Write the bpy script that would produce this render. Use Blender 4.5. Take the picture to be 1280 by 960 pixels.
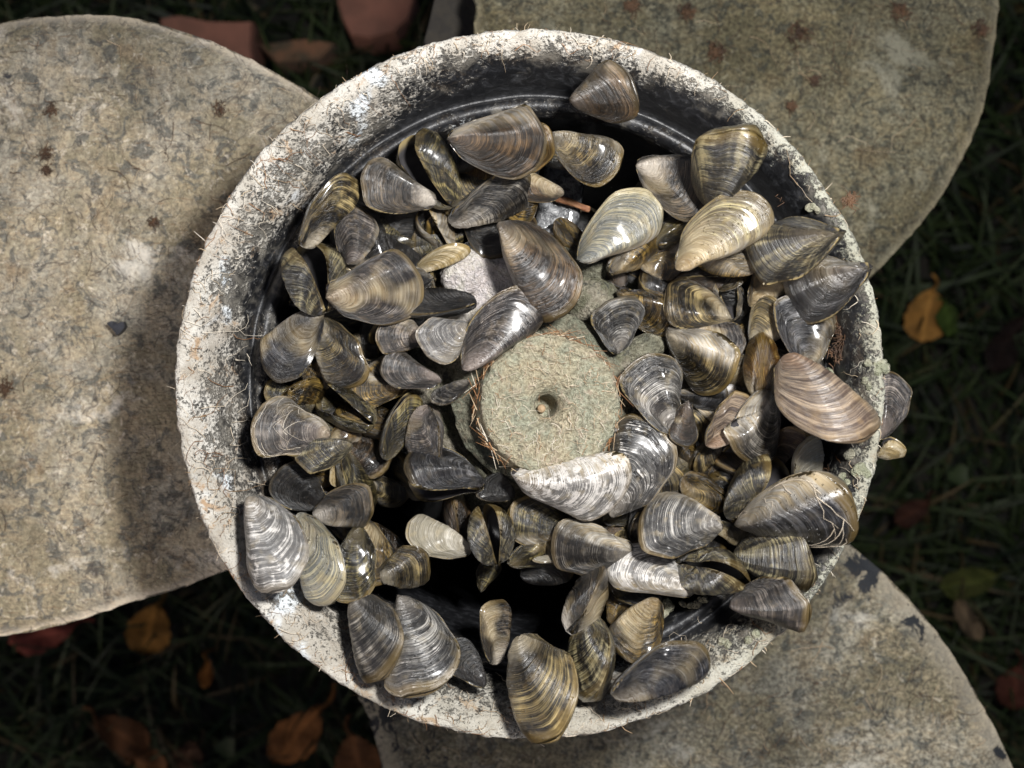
import bpy, bmesh, math, random
from math import sin, cos, pi, radians, sqrt, atan2
from mathutils import Vector, Matrix, noise

# One scene unit is 10 cm.
random.seed(7)
S = bpy.context.scene
for o in list(bpy.data.objects):
    bpy.data.objects.remove(o)
S.unit_settings.scale_length = 0.1
COL = S.collection

# ------------------------------------------------------------------ camera
D = 1.9                        # lens height above the rim plane
K = 800.0                      # photo pixels per unit at the rim plane
cam = bpy.data.cameras.new('camera')
cam.sensor_width = 36
cam.lens = 36 * D / (1280 / K)
cam.clip_start = 0.05
cam.clip_end = 200
cam.dof.use_dof = True
cam.dof.focus_distance = 1.98
cam.dof.aperture_fstop = cam.lens * 1e-3 / 0.018
co = bpy.data.objects.new('camera', cam)
co.location = (0, 0, D)
COL.objects.link(co)
S.camera = co

# ------------------------------------------------------------------ world and flash
w = bpy.data.worlds.new('World')
S.world = w
w.use_nodes = True
wn = w.node_tree
sky = wn.nodes.new('ShaderNodeTexSky')
sky.sky_type = 'NISHITA'
sky.sun_disc = False
sky.sun_elevation = radians(40)
sky.air_density = 0.6
sky.dust_density = 4.0
sky.ozone_density = 0.4
sky.sun_rotation = radians(229)
wn.links.new(sky.outputs[0], wn.nodes['Background'].inputs[0])
wn.nodes['Background'].inputs[1].default_value = 0.07

fl = bpy.data.lights.new('camera_flash', 'AREA')
fl.shape = 'RECTANGLE'
fl.size = 0.26
fl.size_y = 0.18
fl.energy = 109
fl.color = (1.0, 0.98, 0.955)
fo = bpy.data.objects.new('camera_flash', fl)
fo.location = (0.56, 0.46, 1.92)
fo.rotation_euler = (Vector((0.0, 0.0, 0)) - fo.location).to_track_quat('-Z', 'Y').to_euler()
COL.objects.link(fo)

S.view_settings.view_transform = 'Standard'
S.view_settings.look = 'None'
S.view_settings.exposure = 0
S.view_settings.gamma = 1
S.cycles.max_bounces = 6

# ------------------------------------------------------------------ helpers
def at(px, py, z):
    f = (D - z) / D / K
    return Vector(((px - 640) * f, (480 - py) * f, z))

def link(name, me, mat=None, parent=None):
    o = bpy.data.objects.new(name, me)
    COL.objects.link(o)
    for m in (mat if isinstance(mat, (list, tuple)) else [mat]):
        if m is not None and me is not None and m.name not in [x.name for x in me.materials]:
            me.materials.append(m)
    if parent is not None:
        o.parent = parent
    return o

def tag(o, label=None, cat=None, group=None, kind=None):
    if label: o['label'] = label
    if cat: o['category'] = cat
    if group: o['group'] = group
    if kind: o['kind'] = kind
    return o

def empty(name, loc=(0, 0, 0)):
    o = bpy.data.objects.new(name, None)
    o.empty_display_size = 0.02
    o.location = loc
    COL.objects.link(o)
    return o

def mesh(name, vs, fs, smooth=True):
    me = bpy.data.meshes.new(name)
    me.from_pydata([tuple(v) for v in vs], [], fs)
    if smooth:
        me.polygons.foreach_set('use_smooth', [True] * len(fs))
    me.update()
    return me

def smooth(a, b, x):
    t = max(0.0, min(1.0, (x - a) / (b - a)))
    return t * t * (3 - 2 * t)

def fbm(p, oct=4):
    a, s, f = 0.0, 1.0, 1.0
    for _ in range(oct):
        a += s * noise.noise(p * f)
        s *= 0.5
        f *= 2.05
    return a

class NT:
    """small node-tree writer"""
    def __init__(self, name):
        self.m = bpy.data.materials.new(name)
        self.m.use_nodes = True
        self.t = self.m.node_tree
        self.b = self.t.nodes['Principled BSDF']
    def n(self, typ, **kw):
        x = self.t.nodes.new(typ)
        for k, v in kw.items():
            setattr(x, k, v)
        return x
    def set(self, sock, v):
        if hasattr(v, 'is_output') or isinstance(v, bpy.types.NodeSocket):
            self.t.links.new(v, sock)
        else:
            if hasattr(sock.default_value, '__len__') and not hasattr(v, '__len__'):
                v = (v,) * len(sock.default_value)
            if hasattr(v, '__len__') and hasattr(sock.default_value, '__len__') and len(v) == 3 and len(sock.default_value) == 4:
                v = (*v, 1)
            sock.default_value = v
    def math(self, op, a, b=0.0, c=None):
        x = self.n('ShaderNodeMath', operation=op)
        self.set(x.inputs[0], a); self.set(x.inputs[1], b)
        if c is not None: self.set(x.inputs[2], c)
        return x.outputs[0]
    def step(self, v, a, b):
        x = self.n('ShaderNodeMapRange', interpolation_type='SMOOTHSTEP')
        self.set(x.inputs[0], v); self.set(x.inputs[1], a); self.set(x.inputs[2], b)
        return x.outputs[0]
    def mix(self, f, a, b, mode='MIX'):
        x = self.n('ShaderNodeMix', data_type='RGBA', blend_type=mode)
        self.set(x.inputs[0], f); self.set(x.inputs[6], a); self.set(x.inputs[7], b)
        return x.outputs[2]
    def noise(self, vec, scale=5, detail=3, rough=0.5, dist=0.0, w=None, out=0):
        x = self.n('ShaderNodeTexNoise', noise_dimensions='4D' if w is not None else '3D')
        if vec is not None: self.set(x.inputs['Vector'], vec)
        if w is not None: self.set(x.inputs['W'], w)
        self.set(x.inputs['Scale'], scale); x.inputs['Detail'].default_value = detail
        x.inputs['Roughness'].default_value = rough; x.inputs['Distortion'].default_value = dist
        return x.outputs[out]
    def voro(self, vec, scale, feature='F1', out=0):
        x = self.n('ShaderNodeTexVoronoi', feature=feature)
        self.set(x.inputs['Vector'], vec); x.inputs['Scale'].default_value = scale
        return x.outputs[out]
    def comb(self, a, b, c=0.0):
        x = self.n('ShaderNodeCombineXYZ')
        self.set(x.inputs[0], a); self.set(x.inputs[1], b); self.set(x.inputs[2], c)
        return x.outputs[0]
    def sep(self, v):
        x = self.n('ShaderNodeSeparateXYZ')
        self.set(x.inputs[0], v)
        return x.outputs
    def attr(self, name, typ='GEOMETRY', out='Color'):
        x = self.n('ShaderNodeAttribute', attribute_type=typ, attribute_name=name)
        return x.outputs[out]
    def obj(self):
        return self.n('ShaderNodeTexCoord').outputs['Object']
    def vmul(self, v, s):
        x = self.n('ShaderNodeVectorMath', operation='MULTIPLY')
        self.set(x.inputs[0], v); x.inputs[1].default_value = s
        return x.outputs[0]
    def bump(self, h, dist, strength=1.0, nrm=None):
        x = self.n('ShaderNodeBump')
        x.inputs['Strength'].default_value = strength
        x.inputs['Distance'].default_value = dist
        self.set(x.inputs['Height'], h)
        if nrm is not None: self.set(x.inputs['Normal'], nrm)
        return x.outputs[0]
    def out(self, **kw):
        for k, v in kw.items():
            self.set(self.b.inputs[k.replace('_', ' ')], v)
        return self.m

# ------------------------------------------------------------------ materials
def mat_shell():
    t = NT('mussel_shell')
    uv = t.n('ShaderNodeUVMap', uv_map='UVMap').outputs[0]
    s, v, _ = t.sep(uv)
    rnd = t.math('MULTIPLY', t.n('ShaderNodeObjectInfo').outputs['Random'], 60.0)
    seed = t.attr('seed', 'OBJECT', 'Fac')
    dark = t.attr('dark', 'OBJECT'); light = t.attr('light', 'OBJECT'); tipc = t.attr('tip', 'OBJECT')
    p1 = t.sep(t.attr('par', 'OBJECT', 'Vector'))     # band frequency, radial mix, frost
    p2 = t.sep(t.attr('par_two', 'OBJECT', 'Vector'))    # zigzag, tip amount, golden margin
    oc = t.obj()
    wob = t.noise(uv, 3.5, 2, 0.5, w=seed)
    tri = t.math('PINGPONG', t.math('ADD', t.math('MULTIPLY', v, 7.0), wob), 0.5)
    sz = t.math('ADD', s, t.math('MULTIPLY', t.math('MULTIPLY', tri, p2[0]), 0.22))
    sz = t.math('ADD', sz, t.math('MULTIPLY', wob, 0.07))
    conc = t.noise(t.comb(t.math('MULTIPLY', sz, p1[0]), t.math('MULTIPLY', v, 0.7)), 1.0, 1.5, 0.5, w=seed)
    vw = t.math('ADD', v, t.math('MULTIPLY', t.noise(t.vmul(uv, (5, 2, 1)), 1.0, 3, 0.6, w=seed), 0.07))
    rad = t.noise(t.comb(t.math('MULTIPLY', s, 1.3), t.math('MULTIPLY', vw, 26.0)), 1.0, 2, 0.6, w=seed)
    fine = t.noise(t.comb(t.math('MULTIPLY', t.math('ADD', s, t.math('MULTIPLY', wob, 0.03)), 95.0), t.math('MULTIPLY', v, 2.6)), 1.0, 3, 0.75, w=seed)
    fine2 = t.noise(t.comb(t.math('MULTIPLY', s, 26.0), t.math('MULTIPLY', v, 1.2)), 1.0, 3, 0.6, w=seed)
    conc = t.math('ADD', 0.5, t.math('MULTIPLY', t.math('SUBTRACT', conc, 0.5), 0.75))
    pat = t.math('ADD', t.math('MULTIPLY', conc, t.math('SUBTRACT', 1.0, p1[1])), t.math('MULTIPLY', rad, p1[1]))
    pat = t.math('ADD', pat, t.math('MULTIPLY', t.math('SUBTRACT', fine, 0.5), 0.95))
    pat = t.math('ADD', pat, t.math('MULTIPLY', t.math('SUBTRACT', fine2, 0.5), 0.45))
    k = t.step(pat, 0.465, 0.72)
    col = t.mix(k, dark, light)
    big = t.noise(oc, 9, 2, 0.5, w=seed)
    col = t.mix(t.math('MULTIPLY', t.step(big, 0.52, 0.70), 0.25), col, t.mix(1.0, light, (0.95, 0.80, 0.50), 'MULTIPLY'))
    vm = t.math('MULTIPLY', t.step(t.math('ADD', v, t.math('MULTIPLY', t.math('SUBTRACT', wob, 0.5), 0.10)), 0.45, 0.34), t.attr('flank', 'OBJECT', 'Fac'))
    fcol = t.mix(t.step(fine2, 0.35, 0.65), (0.46, 0.36, 0.21), (0.55, 0.52, 0.46))
    col = t.mix(vm, col, fcol)
    # blotchy wear of the brown skin
    blot = t.noise(oc, 22, 4, 0.6, w=seed)
    col = t.mix(t.math('MULTIPLY', t.step(blot, 0.5, 0.72), 0.22), col, t.mix(0.5, light, (0.30, 0.22, 0.13)))
    dkm = t.step(t.noise(oc, 3.0, 3, 0.5, 0.4, w=t.math('ADD', seed, 9.0)), 0.60, 0.42)
    col = t.mix(t.math('MULTIPLY', dkm, t.attr('dark_skin', 'OBJECT', 'Fac')), col, t.mix(1.0, col, (0.22, 0.215, 0.21), 'MULTIPLY'))
    crm = t.math('MULTIPLY', t.step(t.math('SUBTRACT', t.noise(oc, 1.9, 2, 0.45, 0.2, w=t.math('ADD', seed, 4.0)), t.math('MULTIPLY', t.math('SUBTRACT', s, 0.5), 0.22)), 0.47, 0.66), t.attr('cream', 'OBJECT', 'Fac'))
    col = t.mix(crm, col, t.mix(t.step(fine2, 0.3, 0.7), (0.27, 0.19, 0.085), (0.52, 0.44, 0.29)))
    # eroded beak
    tm = t.math('MULTIPLY', t.step(t.math('ADD', s, t.math('MULTIPLY', blot, 0.35)), 0.62, 0.26), p2[1])
    col = t.mix(tm, col, tipc)
    # scoured, chalky skin
    fn = t.math('ADD', t.noise(oc, 13, 3, 0.6, w=seed), t.math('MULTIPLY', t.math('SUBTRACT', fine, 0.5), 0.95))
    fm = t.step(fn, t.math('SUBTRACT', 0.98, t.math('MULTIPLY', p1[2], 0.62)), t.math('SUBTRACT', 1.06, t.math('MULTIPLY', p1[2], 0.62)))
    col = t.mix(t.math('MULTIPLY', fm, 0.85), col, (0.66, 0.63, 0.59))
    # margin
    gm = t.math('MULTIPLY', t.step(t.math('ADD', s, t.math('MULTIPLY', wob, 0.05)), 0.955, 1.0), p2[2])
    col = t.mix(gm, col, (0.30, 0.20, 0.055))
    h = t.math('ADD', t.math('MULTIPLY', fine, 0.55), t.math('MULTIPLY', fine2, 0.9))
    wetf = t.attr('wet', 'OBJECT', 'Fac')
    drops = t.math('MULTIPLY', t.step(t.voro(oc, 26), 0.22, 0.05), wetf)
    nr = t.bump(t.math('ADD', h, t.math('MULTIPLY', drops, 0.7)), 0.0065, 1.0)
    rough = t.math('ADD', 0.30, t.math('MULTIPLY', fine2, 0.24))
    rough = t.math('ADD', rough, t.math('MULTIPLY', fm, 0.25))
    rough = t.math('SUBTRACT', rough, t.math('MULTIPLY', t.attr('wet', 'OBJECT', 'Fac'), 0.14))
    return t.out(Base_Color=col, Roughness=rough, Normal=nr, Coat_Weight=t.math('MULTIPLY', t.attr('wet', 'OBJECT', 'Fac'), 0.5), Coat_Roughness=0.15,
                 Specular_IOR_Level=0.85, Anisotropic=0.65, Tangent=t.n('ShaderNodeTangent', direction_type='UV_MAP', uv_map='UVMap').outputs[0])

def mat_nacre():
    t = NT('shell_interior')
    uv = t.n('ShaderNodeUVMap', uv_map='UVMap').outputs[0]
    n = t.noise(uv, 6, 3)
    s = t.sep(uv)[0]
    col = t.mix(n, (0.010, 0.010, 0.011), (0.07, 0.066, 0.068))
    col = t.mix(t.step(s, 0.9, 1.0), col, (0.22, 0.17, 0.08))
    return t.out(Base_Color=col, Roughness=0.22)

def mat_rim():
    t = NT('crusted_black_paint')
    oc = t.obj()
    bias = t.attr('crust', 'GEOMETRY', 'Fac')
    n1 = t.noise(oc, 9, 5, 0.62, 0.4)
    n2 = t.noise(oc, 55, 5, 0.68, 0.6)
    n3 = t.noise(oc, 190, 3, 0.7)
    val = t.math('ADD', t.math('ADD', bias, t.math('MULTIPLY', t.math('SUBTRACT', n1, 0.5), 1.5)),
                 t.math('ADD', t.math('MULTIPLY', t.math('SUBTRACT', n2, 0.5), 1.7), t.math('MULTIPLY', t.math('SUBTRACT', n3, 0.5), 1.7)))
    m = t.step(val, 0.30, 0.68)
    c_a = t.mix(t.step(t.noise(oc, 16, 4, 0.6), 0.4, 0.62), (0.52, 0.50, 0.45), (0.375, 0.35, 0.30))
    c_a = t.mix(t.step(t.noise(oc, 30, 4, 0.65, 0.8), 0.56, 0.70), c_a, (0.36, 0.25, 0.155))
    c_a = t.mix(t.step(t.noise(t.vmul(oc, (1, 1, 1.3)), 7.5, 3, 0.55, 0.3), 0.60, 0.66), c_a, (0.62, 0.66, 0.68))
    green = t.attr('green', 'GEOMETRY', 'Fac')
    c_a = t.mix(t.math('MULTIPLY', green, 0.85), c_a, t.mix(n2, (0.17, 0.18, 0.13), (0.33, 0.335, 0.265)))
    c_a = t.mix(t.math('MULTIPLY', t.step(n3, 0.47, 0.28), 0.75), c_a, (0.13, 0.105, 0.085))
    c_b = t.mix(t.step(n2, 0.45, 0.75), (0.008, 0.0085, 0.010), (0.045, 0.047, 0.052))
    dst = t.step(t.math('ADD', t.noise(oc, 20, 4, 0.7, 0.5), t.math('MULTIPLY', bias, 0.35)), 0.55, 0.85)
    c_b = t.mix(t.math('MULTIPLY', dst, 0.9), c_b, (0.21, 0.195, 0.165))
    col = t.mix(m, c_b, c_a)
    film = t.step(t.math('ADD', n1, t.math('MULTIPLY', n3, 0.5)), 0.72, 0.98)
    col = t.mix(t.math('MULTIPLY', film, t.math('MULTIPLY', t.step(bias, 0.0, 0.3), 0.5)), col, (0.20, 0.15, 0.10))
    h = t.math('ADD', t.math('MULTIPLY', m, 0.6), t.math('MULTIPLY', t.math('MULTIPLY', n3, m), 1.0))
    h = t.math('ADD', h, t.math('MULTIPLY', n2, 0.3))
    nr = t.bump(h, 0.006, 0.9)
    r = t.math('ADD', 0.36, t.math('MULTIPLY', m, 0.5))
    r = t.math('ADD', r, t.math('MULTIPLY', n2, 0.12))
    return t.out(Base_Color=col, Roughness=r, Normal=nr)

def mat_blade(name, shade, grain=1.0):
    t = NT(name)
    oc = t.obj()
    n1 = t.noise(oc, 4.5, 4, 0.6, 0.5)
    n2 = t.noise(oc, 26, 5, 0.66, 0.7)
    n3 = t.noise(oc, 120, 4, 0.75, 0.3)
    rot = t.n('ShaderNodeMapping'); t.set(rot.inputs[0], oc)
    rot.inputs['Rotation'].default_value = (0, 0, 0.6); rot.inputs['Scale'].default_value = (1, 6, 1)
    fib = t.noise(rot.outputs[0], 30, 3, 0.7, 0.8)
    rot2 = t.n('ShaderNodeMapping'); t.set(rot2.inputs[0], oc)
    rot2.inputs['Rotation'].default_value = (0, 0, -0.9); rot2.inputs['Scale'].default_value = (1, 7, 1)
    fib2 = t.noise(rot2.outputs[0], 26, 3, 0.7, 1.2)
    c = t.mix(t.step(n1, 0.40, 0.60), (0.205, 0.185, 0.135), (0.265, 0.255, 0.225))
    c = t.mix(t.math('MULTIPLY', t.step(n2, 0.42, 0.64), 0.6), c, (0.32, 0.275, 0.205))
    c = t.mix(t.math('MULTIPLY', t.step(t.noise(oc, 30, 5, 0.7, 0.8), 0.51, 0.60), 0.8), c, (0.085, 0.09, 0.09))
    c = t.mix(t.math('MULTIPLY', t.step(t.noise(oc, 11, 4, 0.65, 0.6), 0.55, 0.70), 0.5), c, (0.16, 0.11, 0.065))
    c = t.mix(t.math('MULTIPLY', t.step(t.noise(oc, 48, 4, 0.7, 0.8), 0.57, 0.67), 0.7), c, (0.46, 0.43, 0.38))
    c = t.mix(t.math('MULTIPLY', t.step(fib, 0.56, 0.72), 0.55), c, (0.14, 0.085, 0.05))
    c = t.mix(t.math('MULTIPLY', t.step(fib2, 0.58, 0.72), 0.5), c, (0.42, 0.34, 0.23))
    c = t.mix(t.step(n3, 0.34, 0.68), t.mix(1.0, c, (0.62 / grain, 0.60 / grain, 0.58 / grain), 'MULTIPLY'), t.mix(1.0, c, (1.22 * grain, 1.20 * grain, 1.14 * grain), 'MULTIPLY'))
    chalk = t.step(t.math('ADD', t.noise(oc, 6.5, 4, 0.6, 0.3), t.math('MULTIPLY', n3, 0.16)), 0.66, 0.80)
    c = t.mix(t.math('MULTIPLY', chalk, 0.75), c, (0.52, 0.50, 0.46))
    edge = t.attr('edge', 'GEOMETRY', 'Fac')
    c = t.mix(t.math('MULTIPLY', edge, 0.6), c, (0.50, 0.44, 0.36))
    wear = t.attr('wear', 'GEOMETRY', 'Fac')     # black paint showing through, and hub shadow painted on the lower blade
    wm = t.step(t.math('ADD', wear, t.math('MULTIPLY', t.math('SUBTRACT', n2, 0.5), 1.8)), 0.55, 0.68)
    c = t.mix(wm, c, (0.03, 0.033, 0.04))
    pale = t.step(t.math('ADD', t.attr('pale', 'GEOMETRY', 'Fac'), t.math('MULTIPLY', t.math('SUBTRACT', n1, 0.5), 0.7)), 0.15, 0.85)
    c = t.mix(pale, c, t.mix(1.0, c, (1.55, 1.52, 1.48), 'MULTIPLY'))
    lg = t.noise(oc, 2.6, 3, 0.6, 0.8)
    c = t.mix(t.step(lg, 0.36, 0.66), t.mix(1.0, c, (0.74, 0.74, 0.72), 'MULTIPLY'), t.mix(1.0, c, (1.14, 1.12, 1.08), 'MULTIPLY'))
    vein = t.math('ABSOLUTE', t.math('SUBTRACT', t.noise(oc, 8, 3, 0.55, 1.6), 0.5))
    c = t.mix(t.math('MULTIPLY', t.step(vein, 0.010, 0.002), 0.6), c, (0.06, 0.05, 0.045))
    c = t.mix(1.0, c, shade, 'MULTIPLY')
    h = t.math('ADD', t.math('MULTIPLY', n3, 0.8), t.math('ADD', t.math('MULTIPLY', fib, 0.4), t.math('MULTIPLY', n2, 0.5)))
    nr = t.bump(h, 0.008, 0.85)
    return t.out(Base_Color=c, Roughness=0.85, Normal=nr, Specular_IOR_Level=0.25)

def mat_growth(name, a, b, c2, dots=0.0, pit=0.5):
    t = NT(name)
    oc = t.obj()
    n1 = t.noise(oc, 14, 5, 0.65, 0.8)
    n2 = t.noise(oc, 52, 6, 0.72, 0.35)
    n3 = t.noise(oc, 170, 3, 0.7)
    c = t.mix(t.step(n1, 0.38, 0.62), a, b)
    c = t.mix(t.math('MULTIPLY', t.step(n2, 0.52, 0.68), 0.8), c, c2)
    c = t.mix(t.step(n3, 0.3, 0.7), t.mix(1.0, c, (pit, pit * .96, pit * .9), 'MULTIPLY'), c)
    if dots:
        c = t.mix(t.math('MULTIPLY', t.step(t.noise(oc, 38, 4, 0.7), 0.56, 0.66), dots), c, (0.06, 0.065, 0.06))
    h = t.math('ADD', n3, t.math('MULTIPLY', n2, 1.6))
    return t.out(Base_Color=c, Roughness=0.85, Normal=t.bump(h, 0.012, 1.0), Specular_IOR_Level=0.3)

def mat_simple(name, a, b, scale=20, rough=0.6, bump=0.004, coat=0.0):
    t = NT(name)
    oc = t.obj()
    n = t.noise(oc, scale, 4, 0.6, 0.4)
    c = t.mix(t.step(n, 0.35, 0.65), a, b)
    return t.out(Base_Color=c, Roughness=rough, Normal=t.bump(n, bump, 0.7), Coat_Weight=coat)

SHELL = mat_shell(); NACRE = mat_nacre(); RIM = mat_rim()
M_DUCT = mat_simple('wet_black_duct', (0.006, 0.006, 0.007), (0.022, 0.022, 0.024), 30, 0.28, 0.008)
M_NUT = mat_growth('algae_grown_metal', (0.52, 0.465, 0.325), (0.41, 0.42, 0.315), (0.56, 0.46, 0.36), 0.35)
M_COLLAR = mat_growth('grey_green_collar', (0.24, 0.25, 0.185), (0.30, 0.285, 0.21), (0.36, 0.30, 0.22), 0.5)
M_NUTSIDE = mat_growth('rooty_side', (0.12, 0.085, 0.05), (0.17, 0.12, 0.075), (0.32, 0.24, 0.16))
M_CORE = mat_growth('crusted_inner_hub', (0.20, 0.20, 0.135), (0.36, 0.33, 0.26), (0.50, 0.46, 0.36), 0.8)
M_LUMPW = mat_growth('white_lilac_crust', (0.70, 0.65, 0.65), (0.76, 0.73, 0.66), (0.80, 0.77, 0.68), 0.5, 0.8)
M_LUMPG = mat_growth('green_grey_crust', (0.19, 0.19, 0.14), (0.30, 0.29, 0.21), (0.40, 0.38, 0.30), 0.6)
M_FIBRE = mat_simple('dry_rootlets', (0.30, 0.20, 0.11), (0.50, 0.40, 0.27), 3, 0.8)
M_FIBREB = mat_simple('brown_rootlets', (0.16, 0.075, 0.03), (0.30, 0.15, 0.06), 3, 0.7)
M_FIBREP = mat_simple('pale_rootlets', (0.55, 0.46, 0.34), (0.66, 0.6, 0.5), 3, 0.8)
M_TUFT = mat_simple('brown_algae', (0.035, 0.017, 0.008), (0.10, 0.05, 0.022), 30, 0.6)
M_BLADE = mat_blade('scummed_blade', (1, 1, 1))
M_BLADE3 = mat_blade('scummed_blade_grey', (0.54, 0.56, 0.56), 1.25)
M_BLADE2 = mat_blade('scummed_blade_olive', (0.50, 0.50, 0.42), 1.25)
M_RIB = mat_simple('wet_grey_metal', (0.04, 0.042, 0.046), (0.20, 0.205, 0.21), 70, 0.22, 0.012, 0.5)
M_RUST = mat_simple('rusty_edge', (0.16, 0.06, 0.025), (0.34, 0.17, 0.08), 60, 0.7, 0.01)
M_GRASS = None

# ------------------------------------------------------------------ ground
t = NT('dark_soil')
n = t.noise(t.obj(), 3, 5, 0.7)
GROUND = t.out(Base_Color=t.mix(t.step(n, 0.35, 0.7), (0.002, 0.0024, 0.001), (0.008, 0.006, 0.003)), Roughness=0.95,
               Normal=t.bump(n, 0.1))
GZ = -2.6
gv, gf = [], []
N = 48
for j in range(N + 1):
    for i in range(N + 1):
        x = (i / N - 0.5); y = (j / N - 0.5)
        x = x * 6 + math.copysign(abs(2 * x) ** 6 * 30, x); y = y * 6 + math.copysign(abs(2 * y) ** 6 * 30, y)
        gv.append((x, y, GZ + 0.05 * noise.noise(Vector((x * 2, y * 2, 0)))))
for j in range(N):
    for i in range(N):
        a = j * (N + 1) + i
        gf.append((a, a + 1, a + N + 2, a + N + 1))
tag(link('ground', mesh('ground', gv, gf), GROUND), kind='structure')

t = NT('grass_blade')
a = t.attr('tone', 'GEOMETRY', 'Fac')
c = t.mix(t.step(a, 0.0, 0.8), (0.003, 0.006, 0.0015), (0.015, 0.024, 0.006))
c = t.mix(t.step(a, 0.86, 0.90), c, (0.035, 0.025, 0.010))
M_GRASS = t.out(Base_Color=c, Roughness=0.6, Specular_IOR_Level=0.2)
gv, gf, tone = [], [], []
rg = random.Random(3)
for _ in range(11000):
    x = rg.uniform(-2.5, 2.5); y = rg.uniform(-2.0, 2.0)
    L = rg.uniform(0.15, 0.55); an = rg.uniform(0, 2 * pi); lean = rg.uniform(0.35, 1.35)
    wd = rg.uniform(0.005, 0.014)
    d = Vector((cos(an), sin(an), 0)); sd = Vector((-sin(an), cos(an), 0))
    p = Vector((x, y, GZ)); q = len(gv); tn = rg.random()
    ns = 4
    for i in range(ns + 1):
        f = i / ns
        e = lean * (0.4 + 0.6 * f)
        pos = p + d * (L * f * sin(e)) + Vector((0, 0, L * f * cos(e) * 0.8))
        ww = wd * (1 - f) ** 0.6
        gv += [pos + sd * ww, pos - sd * ww + Vector((0, 0, 0.002))]
        tone += [tn, tn]
        if i:
            b0 = q + 2 * i
            gf.append((b0 - 2, b0 - 1, b0 + 1, b0))
for _ in range(60):            # small round clover-like leaves
    x = rg.uniform(-2.5, 2.5); y = rg.uniform(-2.0, 2.0); z = GZ + rg.uniform(0.05, 0.28)
    r = rg.uniform(0.02, 0.04); q = len(gv); tn = rg.uniform(0.3, 0.85)
    tx, ty = rg.uniform(-.5, .5), rg.uniform(-.5, .5)
    gv.append(Vector((x, y, z - 0.01))); tone.append(tn)
    for i in range(9):
        an = 2 * pi * i / 9
        rr = r * (1 - 0.25 * cos(an * 3))
        gv.append(Vector((x + rr * cos(an), y + rr * sin(an), z + rr * (tx * cos(an) + ty * sin(an))))); tone.append(tn)
        gf.append((q, q + 1 + i, q + 1 + (i + 1) % 9))
gm = mesh('grass', gv, gf)
at_ = gm.attributes.new('tone', 'FLOAT', 'POINT'); at_.data.foreach_set('value', tone)
tag(link('grass', gm, M_GRASS), 'dark short grass and weeds far below the propeller', 'grass', kind='stuff')

# fallen leaves: px, py, length px, width px, direction deg, colour, curl, label
LEAVES = [
 (187, 786, 66, 56, 75, (0.36, 0.17, 0.035), .2, 'orange tan rounded fallen leaf below the lower edge of the wide blade'),
 (52, 794, 80, 44, 12, (0.36, 0.09, 0.06), .25, 'bright red fallen leaf peeking out under the blade edge'),
 (372, 918, 98, 56, 52, (0.30, 0.12, 0.035), .2, 'orange brown pointed fallen leaf with stem toward the rim'),
 (447, 950, 70, 60, 100, (0.19, 0.08, 0.03), .3, 'dark red fallen leaf beside the lower blade corner'),
 (1158, 394, 68, 52, 80, (0.42, 0.21, 0.05), .25, 'golden leaf half covered by a green one, alone in dark grass'),
 (1184, 398, 46, 28, 95, (0.055, 0.09, 0.015), .3, 'small green leaf lying over the golden leaf'),
 (152, 918, 78, 46, 150, (0.18, 0.075, 0.028), .5, 'dark brown curled fallen leaf in the lower grass'),
 (188, 956, 52, 40, 165, (0.20, 0.085, 0.03), .3, 'dull brown fallen leaf tip at the bottom edge of the photo'),
 (236, 944, 40, 38, 60, (0.11, 0.055, 0.03), .3, 'dim brown fallen leaf between two brighter ones at the bottom'),
 (1141, 640, 50, 30, 35, (0.05, 0.018, 0.010), .4, 'dark red curled leaf in the grass below the outside mussel'),
 (1268, 858, 56, 46, 80, (0.09, 0.028, 0.016), .3, 'dark red leaf beside the tip of the lower blade'),
 (1212, 728, 80, 40, 10, (0.075, 0.085, 0.018), .3, 'yellow green limp leaf in dark grass beyond the lower blade'),
 (1208, 772, 62, 26, 118, (0.14, 0.10, 0.06), .5, 'grey brown folded leaf below the yellow green one'),
 (258, 842, 36, 18, 80, (0.26, 0.10, 0.02), .4, 'tiny orange leaf scrap in the grass beside the rim'),
 (1258, 430, 80, 40, 60, (0.014, 0.007, 0.005), .3, 'almost black dead leaf past the golden leaf'),
]
def leaf_mat(i, c):
    t = NT('fallen_leaf_%d' % i)
    oc = t.obj()
    n = t.noise(oc, 14, 4, 0.6)
    y = t.sep(oc)
    vein = t.step(t.math('ABSOLUTE', y[1]), 0.0, 0.012)
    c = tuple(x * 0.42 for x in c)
    c1 = t.mix(t.step(n, 0.35, 0.7), c, tuple(x * 0.55 for x in c))
    c1 = t.mix(vein, tuple(min(1, x * 1.3) for x in c), c1)
    return t.out(Base_Color=c1, Roughness=0.75, Normal=t.bump(n, 0.02), Specular_IOR_Level=0.1)
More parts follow.
